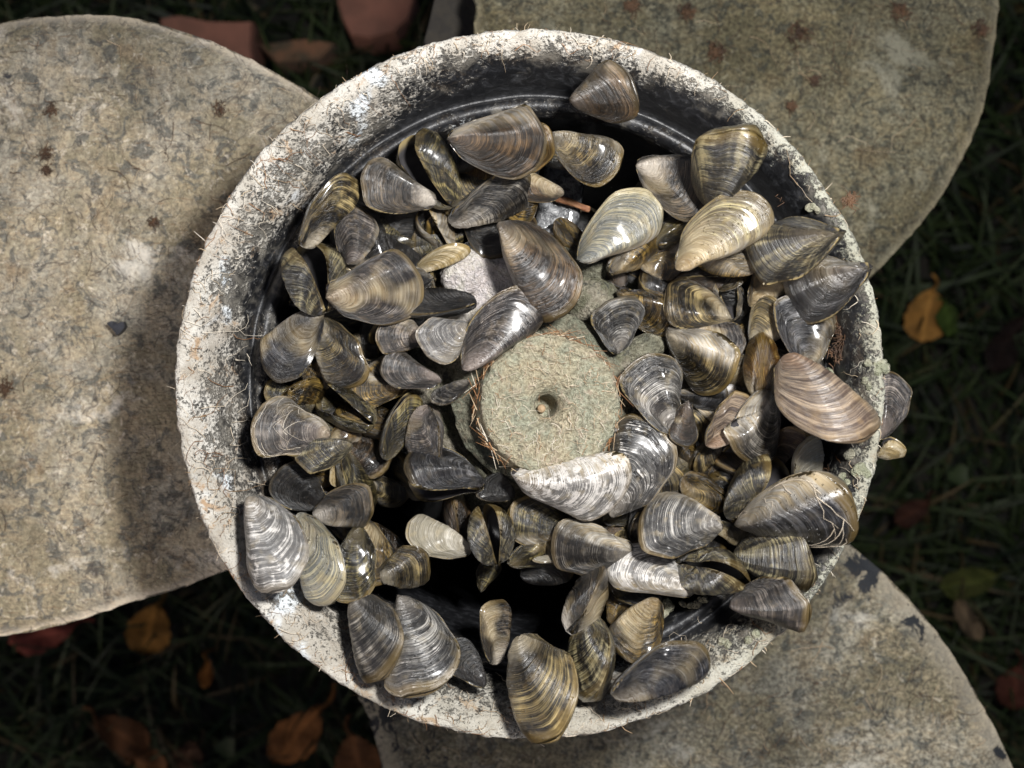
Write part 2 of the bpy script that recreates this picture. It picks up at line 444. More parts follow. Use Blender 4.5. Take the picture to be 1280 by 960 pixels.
for li, (px, py, L, W, ang, c, curl, lab) in enumerate(LEAVES):
    z = GZ + 0.24 + (0.035 if 'small green' in lab else 0)
    f = (D - z) / D / K
    L *= f; W *= f
    vs, fs = [], []
    nu, nv = 16, 6
    lr = random.Random(li)
    ph = lr.uniform(0, 6)
    for i in range(nu + 1):
        u = i / nu
        hw = W * 0.5 * (sin(pi * u ** 0.75) ** 0.72) * (1 + 0.06 * sin(u * 30 + ph))
        for j in range(nv + 1):
            v = j / nv * 2 - 1
            vs.append((L * (u - 0.5), v * hw, curl * L * (0.35 * (u - .5) ** 2 + 0.5 * (v * hw / L) ** 2 * 4 * 0.3) + 0.012 * sin(u * 9 + v * 2 + ph)))
    for i in range(nu):
        for j in range(nv):
            a = i * (nv + 1) + j
            fs.append((a, a + 1, a + nv + 2, a + nv + 1))
    o = link('fallen_leaf', mesh('fallen_leaf', vs, fs), leaf_mat(li, c))
    o.location = at(px, py, z)
    o.rotation_euler = (lr.uniform(-.2, .2), lr.uniform(-.2, .2), radians(ang))
    tag(o, lab, 'leaf', 'fallen leaves in the grass')
    q = []
    sv, sf = [], []
    for i in range(7):
        u = i / 6
        c0 = Vector((L * (0.46 + 0.32 * u), 0.02 * sin(u * 3) * (1 if li % 2 else -1), 0.01 - 0.05 * u))
        for k in range(4):
            an = pi / 2 * k
            sv.append(c0 + Vector((0, cos(an), sin(an))) * 0.008)
        if i:
            for k in range(4):
                sf.append((4 * i - 4 + k, 4 * i - 4 + (k + 1) % 4, 4 * i + (k + 1) % 4, 4 * i + k))
    link('leaf_stem', mesh('leaf_stem', sv, sf), o.data.materials[0], o)

# clay pavers far below, top of the view
M_CLAY = mat_simple('dull_clay', (0.13, 0.05, 0.03), (0.09, 0.035, 0.02), 9, 0.8, 0.01)
def slab(name, pts, z, th, mat, label=None, cat=None, group=None, parent=None, rough=0.0):
    P = [at(x, y, z) for x, y in pts]
    c = sum(P, Vector()) / len(P)
    vs, fs = [], []
    n_ = len(P)
    for dz, sc in ((0, 0.94), (-0.02, 1.0), (-th, 1.0)):
        for p in P:
            q = c + (p - c) * sc
            vs.append((q.x - c.x, q.y - c.y, dz))
    for r in range(2):
        for i in range(n_):
            j = (i + 1) % n_
            fs.append((r * n_ + i, (r + 1) * n_ + i, (r + 1) * n_ + j, r * n_ + j))
    fs.append(tuple(range(n_)))
    fs.append(tuple(reversed(range(2 * n_, 3 * n_))))
    o = link(name, mesh(name, vs, fs, False), mat, parent)
    o.location = c
    if label: tag(o, label, cat, group)
    return o
slab('clay_paver', [(198, 22), (222, 18), (260, 26), (300, 27), (316, 26), (315, 58), (318, 92), (240, 76), (205, 62)], -2.3, 0.22, M_CLAY,
     'dull red clay paver just above the wide blade edge', 'paver', 'clay pavers on the ground')
slab('clay_paver', [(418, -10), (470, -14), (520, -6), (512, 22), (494, 40), (462, 48), (438, 44), (426, 20)], -2.3, 0.22, M_CLAY,
     'rounded red clay paver below the dark housing, at the top of the photo', 'paver', 'clay pavers on the ground')
slab('clay_paver', [(322, 56), (380, 48), (420, 54), (400, 74), (345, 78)], -2.36, 0.16,
     mat_simple('muddy_clay', (0.10, 0.045, 0.02), (0.03, 0.022, 0.01), 12, 0.9, 0.01),
     'muddy clay paver between the two cleaner red ones', 'paver', 'clay pavers on the ground')

# ------------------------------------------------------------------ propeller
RC = at(662.5, 480, 0)             # axis of the hub rim
prop = tag(empty('boat_propeller', (RC.x, RC.y, 0)), 'crusted three bladed boat propeller with a hub full of mussels', 'propeller')

def child(name, me, mat, parent=None):
    o = link(name, me, mat, parent or prop)
    if parent is None:
        o.matrix_parent_inverse = Matrix.Translation((-RC.x, -RC.y, 0))
    return o

# flare profile: radius (from axis), height, shift of the centre towards +x
PROF = [(0.440, -1.15), (0.455, -0.9), (0.468, -0.50), (0.485, -0.30), (0.512, -0.14), (0.538, -0.045), (0.5505, -0.014), (0.553, 0.0), (0.549, 0.009),
        (0.540, 0.008), (0.529, 0.000), (0.515, -0.018), (0.501, -0.046), (0.491, -0.078), (0.486, -0.104), (0.483, -0.120),
        (0.479, -0.126), (0.475, -0.119), (0.470, -0.111), (0.463, -0.107), (0.456, -0.109), (0.450, -0.118), (0.447, -0.134), (0.446, -0.155),
        (0.445, -0.24), (0.440, -0.40), (0.425, -0.7), (0.42, -1.15)]
def resample(prof, step):
    out = []
    for (r0, z0), (r1, z1) in zip(prof, prof[1:]):
        L = sqrt((r1 - r0) ** 2 + (z1 - z0) ** 2)
        st = step if max(z0, z1) > -0.35 else step * 8
        n_ = max(1, int(L / st))
        for i in range(n_):
            f = i / n_
            out.append((r0 + (r1 - r0) * f, z0 + (z1 - z0) * f))
    out.append(prof[-1])
    return out
def flare(r):                      # height of the flared lip at radius r
    pts = [(0.44, -0.14), (0.455, -0.116), (0.481, -0.110), (0.489, -0.080), (0.501, -0.046), (0.515, -0.018), (0.529, 0.0), (0.55, 0.009)]
    if r <= pts[0][0]: return pts[0][1]
    for (a, za), (b, zb) in zip(pts, pts[1:]):
        if r <= b: return za + (zb - za) * (r - a) / (b - a)
    return 0.009
PR = resample(PROF, 0.0042)
SEG = 760
vs, fs, crust, green = [], [], [], []
n_top = min(range(len(PR)), key=lambda i: abs(PR[i][0] - 0.549) + abs(PR[i][1] - 0.009))
for i, (r, z) in enumerate(PR):
    inner = i > n_top
    for k in range(SEG):
        an = 2 * pi * k / SEG
        ca, sa = cos(an), sin(an)
        p = Vector((r * ca, r * sa, z))
        cx = 0.016 * smooth(0.0, -0.13, z) if inner else 0.0
        deg = math.degrees(an) % 360
        # where the chalky crust still holds (Gaussian-free angular weights)
        up = smooth(0.55, 0.95, cos(an - radians(68)))
        rightw = smooth(0.35, 0.85, cos(an - radians(0)))
        if inner:
            ex = (r - 0.475) / 0.08
            cr = 0.30 + 0.30 * smooth(-0.05, 0.42, ex) + 0.27 * smooth(0.35, 0.9, ex)
            cr -= 0.60 * up * smooth(0.80, 0.30, ex) + 0.52 * rightw * smooth(1.0, 0.55, ex)
            cr -= 0.30 * smooth(0.22, 0.06, ex)
            cr += 0.05 * smooth(0.2, 1, cos(an - radians(255))) * smooth(-.3, .3, ex)
            if z < -0.165: cr = -0.5
            elif ex < 0.02: cr = 0.10 - 0.35 * smooth(-0.15, -0.30, z) + 0.16 * smooth(0.2, 1.0, cos(an - radians(190)))
        else:
            cr = 0.85
        crust.append(cr)
        green.append(0.85 * rightw + 0.25 * smooth(0.6, 1, cos(an - radians(280))))
        wgt = smooth(0.2, 0.7, cr)
        nv = fbm(p * 38, 3) * 0.0032 * wgt + fbm(p * 9 + Vector((3, 1, 7)), 2) * 0.0030 + abs(noise.noise(p * 130)) * 0.0030 * wgt
        nr = Vector((ca, sa, 0)) * (-0.6 if inner else 0.9) + Vector((0, 0, 0.8 if z > -0.12 else 0.1))
        if z < -0.35: nv *= 0.5
        p = p + nr.normalized() * nv
        vs.append((p.x + cx + RC.x, p.y + RC.y, p.z))
for i in range(len(PR) - 1):
    for k in range(SEG):
        k2 = (k + 1) % SEG
        fs.append((i * SEG + k, i * SEG + k2, (i + 1) * SEG + k2, (i + 1) * SEG + k))
me = mesh('flared_hub', vs, fs)
me.attributes.new('crust', 'FLOAT', 'POINT').data.foreach_set('value', crust)
me.attributes.new('green', 'FLOAT', 'POINT').data.foreach_set('value', green)
hub = child('flared_hub', me, RIM)

# dark bottom of the exhaust duct
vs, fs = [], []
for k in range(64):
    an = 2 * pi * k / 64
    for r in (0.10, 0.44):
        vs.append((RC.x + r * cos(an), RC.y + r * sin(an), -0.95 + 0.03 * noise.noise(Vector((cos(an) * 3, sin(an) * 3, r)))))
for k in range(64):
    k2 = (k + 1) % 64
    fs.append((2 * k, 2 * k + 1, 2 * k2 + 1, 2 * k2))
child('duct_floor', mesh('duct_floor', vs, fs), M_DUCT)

# lathe with noise for the inner parts
def lathe(name, cx, cy, prof, mat, amp=0.004, seg=160, lean=(0, 0), freq=30, step=0.006, parent=None, seed=0):
    pr = []
    for (r0, z0), (r1, z1) in zip(prof, prof[1:]):
        L = sqrt((r1 - r0) ** 2 + (z1 - z0) ** 2); n_ = max(1, int(L / step))
        pr += [(r0 + (r1 - r0) * i / n_, z0 + (z1 - z0) * i / n_) for i in range(n_)]
    pr.append(prof[-1])
    vs, fs = [], []
    z_ref = prof[-1][1]
    for r, z in pr:
        for k in range(seg):
            an = 2 * pi * k / seg
            p = Vector((r * cos(an), r * sin(an), z))
            q = p * freq + Vector((seed * 3.1, 0, 0))
            d = (fbm(q, 3) + 0.6 * abs(noise.noise(q * 3.3))) * amp
            rr = max(0.0, r + d * (0.8 if r > 0.03 else 0.2))
            vs.append((cx + rr * cos(an) + lean[0] * (z - z_ref), cy + rr * sin(an) + lean[1] * (z - z_ref), z + d))
    for i in range(len(pr) - 1):
        for k in range(seg):
            k2 = (k + 1) % seg
            fs.append((i * seg + k, i * seg + k2, (i + 1) * seg + k2, (i + 1) * seg + k))
    return child(name, mesh(name, vs, fs), mat, parent)

def px(x, y, z):
    v = at(x, y, z); return v.x, v.y
x0, y0 = px(668, 492, -0.15)
lathe('inner_hub', x0, y0, [(0.226, -0.20), (0.222, -0.185), (0.205, -0.165), (0.15, -0.15), (0.06, -0.15)], M_CORE, 0.012, 200, freq=16)
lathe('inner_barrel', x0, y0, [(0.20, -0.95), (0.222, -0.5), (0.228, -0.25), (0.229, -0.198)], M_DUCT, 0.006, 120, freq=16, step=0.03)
x0, y0 = px(676, 497, -0.09)
lathe('thrust_washer', x0, y0, [(0.138, -0.17), (0.145, -0.12), (0.143, -0.094), (0.132, -0.085), (0.06, -0.085)], M_COLLAR, 0.006, 160, freq=26, seed=2)
x0, y0 = px(675, 511, -0.025)
LEAN = (0.22, 0.10)
lathe('propeller_nut', x0, y0, [(0.100, -0.12), (0.106, -0.075), (0.109, -0.025), (0.107, -0.006), (0.098, 0.0015), (0.05, 0.000), (0.034, -0.004), (0.024, -0.014), (0.018, -0.03),
      (0.0165, -0.075), (0.0, -0.078)], M_NUT, 0.0048, 240, LEAN, freq=34, step=0.0045, seed=5)
x0, y0 = px(677, 511, -0.05)
lathe('centre_pin', x0, y0, [(0.007, -0.078), (0.007, -0.066), (0.005, -0.062), (0.0, -0.061)],
      mat_simple('tan_pin', (0.27, 0.18, 0.10), (0.36, 0.26, 0.16), 80, 0.7), 0.0008, 24)

# ribs between the inner hub and the barrel
def box(name, c, sx, sy, sz, rz, mat, bev=0.012, parent=None, seg=10, amp=0.004):
    bm = bmesh.new()
    bmesh.ops.create_cube(bm, size=1)
    bmesh.ops.scale(bm, vec=(sx, sy, sz), verts=bm.verts)
    bmesh.ops.bevel(bm, geom=list(bm.edges), offset=bev, segments=2, affect='EDGES', profile=0.5)
    bmesh.ops.subdivide_edges(bm, edges=[e for e in bm.edges if e.calc_length() > 0.04], cuts=6, use_grid_fill=True)
    for v in bm.verts:
        v.co += v.normal * fbm(v.co * 22, 3) * amp
    me = bpy.data.meshes.new(name); bm.to_mesh(me); bm.free()
    me.polygons.foreach_set('use_smooth', [True] * len(me.polygons))
    me.transform(Matrix.Translation(c) @ Matrix.Rotation(rz, 4, 'Z'))
    return child(name, me, mat, parent)
for an in (80, 200, 320):
    a_ = radians(an)
    c = Vector((RC.x + 0.31 * cos(a_), RC.y + 0.31 * sin(a_), -0.55))
    rb = box('hub_rib', c, 0.24, 0.075, 0.62, a_, M_RIB)
    if an == 80:
        e = at(716, 255, -0.222)
        box('rusty_edge', e, 0.012, 0.065, 0.014, a_ - 0.15 , M_RUST, 0.004, rb, amp=0.003)

# crust lumps on the inner hub face
def lump(px_, py_, rx, ry, rot, z, h, mat, seed, name='crust_lump'):
    bm = bmesh.new()
    bmesh.ops.create_icosphere(bm, subdivisions=4 if rx > 13 else 3, radius=1)
    f = (D - z) / D / K
    for v in bm.verts:
        p = v.co.copy()
        d = 1 + 0.22 * noise.noise(p * 1.3 + Vector((seed * 5.3, 1, 2))) + 0.10 * noise.noise(p * 3.5 + Vector((seed, 7, 2))) + 0.035 * noise.noise(p * 11)
        v.co = Vector((p.x * rx * f, p.y * ry * f, p.z * h)) * d
    me = bpy.data.meshes.new(name); bm.to_mesh(me); bm.free()
    me.polygons.foreach_set('use_smooth', [True] * len(me.polygons))
    me.transform(Matrix.Translation(at(px_, py_, z)) @ Matrix.Rotation(radians(rot), 4, 'Z'))
    return child(name, me, mat)
for i, L in enumerate([
    (583, 340, 34, 26, 20, -0.128, 0.024, M_LUMPW), (622, 354, 40, 34, -30, -0.134, 0.022, M_LUMPW), (604, 386, 46, 24, 10, -0.14, 0.022, M_LUMPW),
    (728, 328, 36, 26, -25, -0.15, 0.035, M_LUMPG), (755, 350, 26, 24, 10, -0.165, 0.03, M_LUMPG), (738, 374, 40, 30, -35, -0.14, 0.035, M_CORE),
    (642, 300, 22, 16, 80, -0.17, 0.03, M_LUMPG), (805, 437, 28, 18, 30, -0.12, 0.03, M_LUMPG), (770, 455, 22, 30, 0, -0.12, 0.03, M_CORE),
    (583, 495, 18, 40, 5, -0.15, 0.03, M_CORE), (607, 588, 34, 14, -55, -0.15, 0.03, M_LUMPG), (700, 300, 28, 20, 0, -0.18, 0.03, M_RIB)]):
    lump(*L, seed=i + 1)

# ------------------------------------------------------------------ blades
def catmull(pts, n_):
    out = []
    m_ = len(pts)
    for i in range(m_):
        p0, p1, p2, p3 = (Vector(pts[(i + k) % m_]) for k in (-1, 0, 1, 2))
        for j in range(n_):
            u = j / n_
            out.append(0.5 * ((2 * p1) + (p2 - p0) * u + (2 * p0 - 5 * p1 + 4 * p2 - p3) * u * u + (3 * p1 - p0 - 3 * p2 + p3) * u ** 3))
    return out
def blade(pts, centre, zf, mat, wear_shade_f, pale_f=lambda x, y: 0.0, th=0.05, rings=80, edge_w=0.018):
    out = catmull([Vector((x, y, 0)) for x, y in pts], 14)
    m_ = len(out)
    vs, fs, edge, wear, pale = [], [], [], [], []
    for q in out:                       # the root ends in the barrel wall
        zz = zf(q.x, q.y)
        sc_ = K * D / (D - zz)
        ccx, ccy = 640 + RC.x * sc_, 480 - RC.y * sc_
        dx, dy = q.x - ccx, q.y - ccy
        rr = sqrt(dx * dx + dy * dy); r0 = 0.456 * sc_
        if rr < r0:
            q.x = ccx + dx / rr * r0; q.y = ccy + dy / rr * r0
    c = Vector((*centre, 0))
    for side in (0, 1):
        for i in range(rings + 1):
            s = 1 - (1 - i / rings) ** 1.15
            for k, q in enumerate(out):
                p2 = c + (q - c) * s
                z = zf(p2.x, p2.y)
                dist = (1 - s) * (q - c).length / K
                rnd = smooth(0.0, 0.03, dist)
                if side == 0:
                    z_ = z - (1 - rnd) * 0.016
                else:
                    z_ = z - 0.016 - th * rnd
                w_ = at(p2.x, p2.y, z_)
                if side == 0:
                    nv = fbm(w_ * 7, 3) * 0.005 + fbm(w_ * 45, 3) * 0.0026
                    w_.z += nv
                    if i == rings:
                        w_ += Vector((noise.noise(w_ * 50), noise.noise(w_ * 50 + Vector((9, 9, 9))), 0)) * 0.0035
                vs.append(w_)
                edge.append(smooth(edge_w, 0.0, dist) * (1 if side == 0 else 0))
                wear.append(wear_shade_f(p2.x, p2.y)); pale.append(pale_f(p2.x, p2.y))
    R = rings + 1
    for side in (0, 1):
        o_ = side * R * m_
        for i in range(rings):
            for k in range(m_):
                k2 = (k + 1) % m_
                f = (o_ + i * m_ + k, o_ + (i + 1) * m_ + k, o_ + (i + 1) * m_ + k2, o_ + i * m_ + k2)
                fs.append(f if side else tuple(reversed(f)))
    for k in range(m_):
        k2 = (k + 1) % m_
        a = rings * m_; b = R * m_ + rings * m_
        fs.append((a + k, b + k, b + k2, a + k2))
    me = mesh('blade', vs, fs)
    me.attributes.new('edge', 'FLOAT', 'POINT').data.foreach_set('value', edge)
    me.attributes.new('pale', 'FLOAT', 'POINT').data.foreach_set('value', pale)
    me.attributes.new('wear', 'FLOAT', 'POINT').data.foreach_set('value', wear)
    return child('blade', me, mat)

def spots(lst):
    def f(x, y):
        return max([0.0] + [a * smooth(r, 0, sqrt((x - cx) ** 2 + (y - cy) ** 2)) for cx, cy, r, a in lst])
    return f
blade([(-60, 60), (0, 30), (60, 21), (150, 21), (230, 40), (300, 68), (360, 100), (408, 130), (470, 180), (520, 300), (520, 520), (440, 640), (330, 700), (275, 716), (220, 737),
       (160, 754), (80, 780), (0, 795), (-90, 800), (-170, 700), (-200, 480), (-150, 220)], (160, 430),
      lambda x, y: -0.44 + 0.00016 * (x - 200) - 0.00008 * (y - 430), M_BLADE,
      spots([(195, 600, 80, .35), (205, 450, 60, .4), (185, 690, 60, .4), (8, 95, 22, .7), (240, 560, 80, .4)]),
      lambda x, y: smooth(-200, 420, (y - 60) - 0.35 * (x - 100)))
blade([(596, -20), (595, 12), (596, 60), (640, 200), (760, 340), (930, 420), (1040, 390), (1092, 343), (1150, 280), (1190, 222), (1224, 150), (1239, 80), (1248, 0), (1246, -90), (1180, -190),
       (1000, -260), (800, -230), (640, -120)], (920, 90),
      lambda x, y: -0.72 - 0.00010 * (x - 900) + 0.0001 * (y - 100), M_BLADE2, spots([(600, 20, 30, .6)]))
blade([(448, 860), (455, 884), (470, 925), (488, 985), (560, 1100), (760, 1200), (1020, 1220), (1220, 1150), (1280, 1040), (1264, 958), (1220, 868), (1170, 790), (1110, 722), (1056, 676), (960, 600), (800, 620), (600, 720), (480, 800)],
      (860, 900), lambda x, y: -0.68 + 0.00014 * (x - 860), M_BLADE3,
      spots([(1085, 705, 75, .85), (1140, 775, 70, .6), (1060, 760, 80, .5), (1010, 745, 60, .45), (480, 900, 90, .75), (560, 930, 90, .5), (1250, 940, 30, .6), (1190, 850, 40, .45)]), lambda x, y: 0.9 * smooth(900, 1150, x), edge_w=0.05)  # the two leftmost spots paint in the hub's cast shadow
# small drive housing glimpsed behind the upper blade
slab('drive_housing', [(548, -30), (540, 4), (534, 30), (528, 52), (560, 120), (640, 140), (640, -30)], -0.90, 0.3,
     mat_simple('dull_housing', (0.026, 0.021, 0.014), (0.015, 0.012, 0.009), 30, 0.8, 0.01),
     'dull grey brown drive housing behind the straight edge of the upper blade', 'housing')

# hair-like growth --------------------------------------------------
def strands(name, items, mat, parent=None, label=None):
    """items: (polyline, radius); one joined mesh of triangular tubes"""
    vs, fs = [], []
    for pts, r in items:
        q = len(vs)
        n_ = len(pts)
        for i, p in enumerate(pts):
            d = (pts[min(i + 1, n_ - 1)] - pts[max(i - 1, 0)])
            if d.length < 1e-7: d = Vector((1, 0, 0))
            d.normalize()
            a = d.cross(Vector((0.3, 0.2, 0.93))); a.normalize(); b = d.cross(a)
            rr = r * (1 - 0.6 * i / (n_ - 1))
            for k in range(3):
                an = 2 * pi * k / 3
                vs.append(p + (a * cos(an) + b * sin(an)) * rr)
            if i:
                for k in range(3):
                    fs.append((q + 3 * i - 3 + k, q + 3 * i - 3 + (k + 1) % 3, q + 3 * i + (k + 1) % 3, q + 3 * i + k))
    o = child(name, mesh(name, vs, fs), mat, parent)
    o['kind'] = 'stuff'
    return o
hr = random.Random(11)
def rim_point(an, r):
    cx = 0.016 * smooth(0.0, -0.13, flare(r))
    return Vector((RC.x + cx + r * cos(an), RC.y + r * sin(an), flare(r) + 0.004))
def wander(an, r, L, turn=0.5, n_=7, lift=0.0):
    d = hr.uniform(0, 2 * pi); pts = []
    x, y = r * cos(an), r * sin(an)
    for i in range(n_):
        rr = min(0.549, max(0.455, sqrt(x * x + y * y))); a2 = atan2(y, x)
        p = rim_point(a2, rr); p.z += 0.002 + lift * sin(pi * i / (n_ - 1))
        pts.append(p)
        d += hr.gauss(0, turn)
        x += cos(d) * L / n_; y += sin(d) * L / n_
    return pts
IT = {0: [], 1: [], 2: []}
for _ in range(700):
    an = hr.uniform(0, 2 * pi)
    if cos(an - 0.0) > 0.5 and hr.random() < 0.7: continue
    r = 0.475 + 0.073 * sqrt(hr.random())
    if cos(an - radians(70)) > 0.6 and r < 0.52: continue
    k = hr.choices((0, 1, 2), (3, 2 if cos(an - pi * 1.0) < 0.3 else 4, 5))[0]
    IT[k].append((wander(an, r, hr.choice((0.012, 0.02, 0.03, 0.05)) * hr.uniform(.7, 1.5), 0.6, 7, hr.uniform(0, 0.005)), hr.uniform(0.00035, 0.0008)))
for _ in range(420):            # fuzz standing off the outer lip
    an = hr.uniform(0, 2 * pi)
    p = Vector((RC.x + 0.549 * cos(an), RC.y + 0.549 * sin(an), hr.uniform(-0.03, 0.01)))
    L = hr.choice((0.004, 0.006, 0.008, 0.014)) * hr.uniform(.6, 1.3)
    d = Vector((cos(an + hr.gauss(0, .8)), sin(an + hr.gauss(0, .8)), hr.uniform(-.3, .6)))
    bend = Vector((hr.gauss(0, .4), hr.gauss(0, .4), 0))
    IT[hr.choices((0, 1, 2), (3, 1, 4))[0]].append(([p - d * 0.004, p + d * L * .5, p + (d + bend * .6) * L], hr.uniform(0.0005, 0.0012)))
x0, y0 = px(684, 506, -0.03)
for _ in range(420):            # roots round the nut
    an = hr.uniform(0, 2 * pi)
    r = 0.112 + hr.uniform(-.006, .004); z = hr.uniform(-0.08, -0.002)
    p = Vector((x0 + r * cos(an), y0 + r * sin(an), z))
    L = hr.uniform(0.008, 0.03)
    d = Vector((-sin(an), cos(an), 0)) * hr.choice((-1, 1)) + Vector((cos(an), sin(an), 0)) * hr.uniform(-.2, .7) + Vector((0, 0, hr.uniform(-.5, .2)))
    IT[hr.choices((0, 1, 2), (3, 5, 1))[0]].append(([p, p + d * L * .5 + Vector((0, 0, .002)), p + d * L], hr.uniform(0.0006, 0.0013)))
for _ in range(260):            # felt on the nut face
    an = hr.uniform(0, 2 * pi); r = 0.1 * sqrt(hr.random())
    if r < 0.02: continue
    p = Vector((x0 + r * cos(an), y0 + r * sin(an), 0.0045)); d = hr.uniform(0, 6.3); L = hr.uniform(0.008, 0.025)
    pts = []
    for i in range(5):
        pts.append(p.copy()); d += hr.gauss(0, .5); p = p + Vector((cos(d), sin(d), 0)) * L / 4
    IT[hr.choices((0, 1, 2), (4, 1, 4))[0]].append((pts, hr.uniform(0.0003, 0.0006)))
strands('tan_rootlets', IT[0], M_FIBRE, hub)
strands('brown_rootlets', IT[1], M_FIBREB, hub)
strands('pale_rootlets', IT[2], M_FIBREP, hub)
for o in list(prop.children_recursive):
    if o.parent is hub:
        o.matrix_parent_inverse = Matrix.Identity(4)

# thin fibres matted on the blades, and brown algae tufts
bt = {0: [], 1: []}
for _ in range(800):
    xx, yy = hr.choice(((hr.uniform(-20, 420), hr.uniform(20, 790)), (hr.uniform(620, 1240), hr.uniform(0, 340)), (hr.uniform(470, 1260), hr.uniform(680, 960))))
    if (xx < 420 and (yy < 40 or yy > 760 or (xx > 230 and yy < 110) or (xx > 230 and yy > 690) or yy > 790 - xx * .3)): continue
    if xx > 600 and yy < 345 and (xx - 600) ** 2 / 640 ** 2 + (yy / 400) ** 2 > 0.92: continue
    if yy > 670 and xx > 900 and yy < 676 + (xx - 1056) * 1.25 + 25: continue
    if yy > 670 and xx < 480: continue
    zz = -0.425 if xx < 450 else (-0.392 if yy < 345 else -0.40)
    if xx < 450: zz = -0.44 + 0.00016 * (xx - 200) - 0.00008 * (yy - 430) + 0.006
    elif yy < 345: zz = -0.72 - 0.00010 * (xx - 900) + 0.0001 * (yy - 100) + 0.006
    else: zz = -0.68 + 0.00014 * (xx - 860) + 0.006
    p = at(xx, yy, zz); d = hr.uniform(0, 6.3); L = hr.choice((0.02, 0.04, 0.08)) * hr.uniform(.6, 1.4); pts = []
    for i in range(6):
        pts.append(p.copy()); d += hr.gauss(0, .45); p = p + Vector((cos(d), sin(d), 0)) * L / 5
    bt[hr.choices((0, 1), (5, 2))[0]].append((pts, hr.uniform(0.0004, 0.0008)))
blades = [o for o in prop.children if o.name.startswith('blade')]
for k, m_ in ((0, M_FIBREB), (1, M_FIBRE)):
    o = strands('matted_fibres', bt[k], M_TUFT if k == 0 else m_, blades[0]); o.matrix_parent_inverse = Matrix.Identity(4)
def tuft(xx, yy, rad, zz, b, n_=60):
    it = []
    for _ in range(n_):
        an = hr.uniform(0, 6.3); L = rad / K * hr.uniform(.2, 1.0) * (1.15 if hr.random() < .3 else .7)
        p = at(xx + hr.gauss(0, rad * .4), yy + hr.gauss(0, rad * .4), zz)
        d = Vector((cos(an), sin(an), hr.uniform(0.1, 0.9)))
        it.append(([p, p + d * L * .6, p + d * L + Vector((hr.gauss(0, .004), hr.gauss(0, .004), -.004))], 0.0011))
    o = strands('algae_tuft', it, M_TUFT, b); o.matrix_parent_inverse = Matrix.Identity(4)
for xx, yy, rad in ((275, 135, 9), (57, 190, 9), (58, 212, 7), (63, 138, 9), (192, 277, 6), (6, 485, 13)):
    tuft(xx, yy, rad, -0.435 + 0.00016 * (xx - 200) - 0.00008 * (yy - 430), blades[0])
for xx, yy, rad in ((896, 64, 17), (997, 42, 20), (858, 14, 15), (1125, 14, 16), (1227, 36, 14), (1018, 100, 9), (790, 8, 12), (990, 132, 9)):
    tuft(xx, yy, rad * .8, -0.712 - 0.00010 * (xx - 900) + 0.0001 * (yy - 100), blades[1], 110)
# rusty moss and pale lichen crusts on the flare at three o'clock and five o'clock
for xx, yy, rad, zz in ((1060, 418, 20, -0.05), (1052, 440, 16, -0.06), (1048, 402, 14, -0.06), (1036, 600, 16, -0.07), (1062, 250, 9, -0.02), (990, 245, 14, -0.06)):
    tuft(xx, yy, rad, zz, hub, 120)
M_LICH = mat_growth('pale_lichen', (0.46, 0.44, 0.34), (0.36, 0.38, 0.27), (0.60, 0.58, 0.47), 0.3, 0.7)
lr_ = random.Random(9)
for xx, yy, r_ in ((1090, 462, 12), (1083, 455, 8), (1040, 470, 14), (1050, 490, 11), (1062, 520, 10), (1070, 480, 8), (1058, 570, 13), (1070, 585, 9), (1048, 600, 8), (1075, 540, 8),
                   (845, 772, 10), (868, 765, 9), (888, 758, 7), (902, 800, 9), (930, 790, 8), (1010, 262, 8)):
    for _ in range(3):
        q_ = at(xx + lr_.gauss(0, r_ * .5), yy + lr_.gauss(0, r_ * .5), -0.05)
        rr_ = (q_ - Vector((RC.x, RC.y, -0.05))).length
        zz = flare(min(0.545, rr_))
        f_ = K * D / (D - zz)
        o = lump(640 + q_.x * f_, 480 - q_.y * f_, r_ * lr_.uniform(.4, .8), r_ * lr_.uniform(.4, .8), lr_.uniform(0, 180), zz, 0.006, M_LICH, lr_.uniform(1, 90), 'lichen_crust')
        o.parent = hub; o.matrix_parent_inverse = Matrix.Identity(4)
# chip of bare black paint on the wide blade
zc = -0.430
cp = [(133, 404), (139, 401), (147, 404), (154, 402), (156, 408), (151, 415), (146, 419), (141, 412)]
vs = [at(x, y, zc) for x, y in cp]; n_ = len(vs)
vs = vs + [v - Vector((0, 0, 0.02)) for v in vs]
fs = [tuple(reversed(range(n_)))] + [(i, (i + 1) % n_, n_ + (i + 1) % n_, n_ + i) for i in range(n_)]
o = child('bare_paint_chip', mesh('bare_paint_chip', vs, fs, False), mat_simple('bare_black', (0.012, 0.013, 0.017), (0.03, 0.032, 0.04), 40, 0.5), blades[0])
o.matrix_parent_inverse = Matrix.Identity(4)

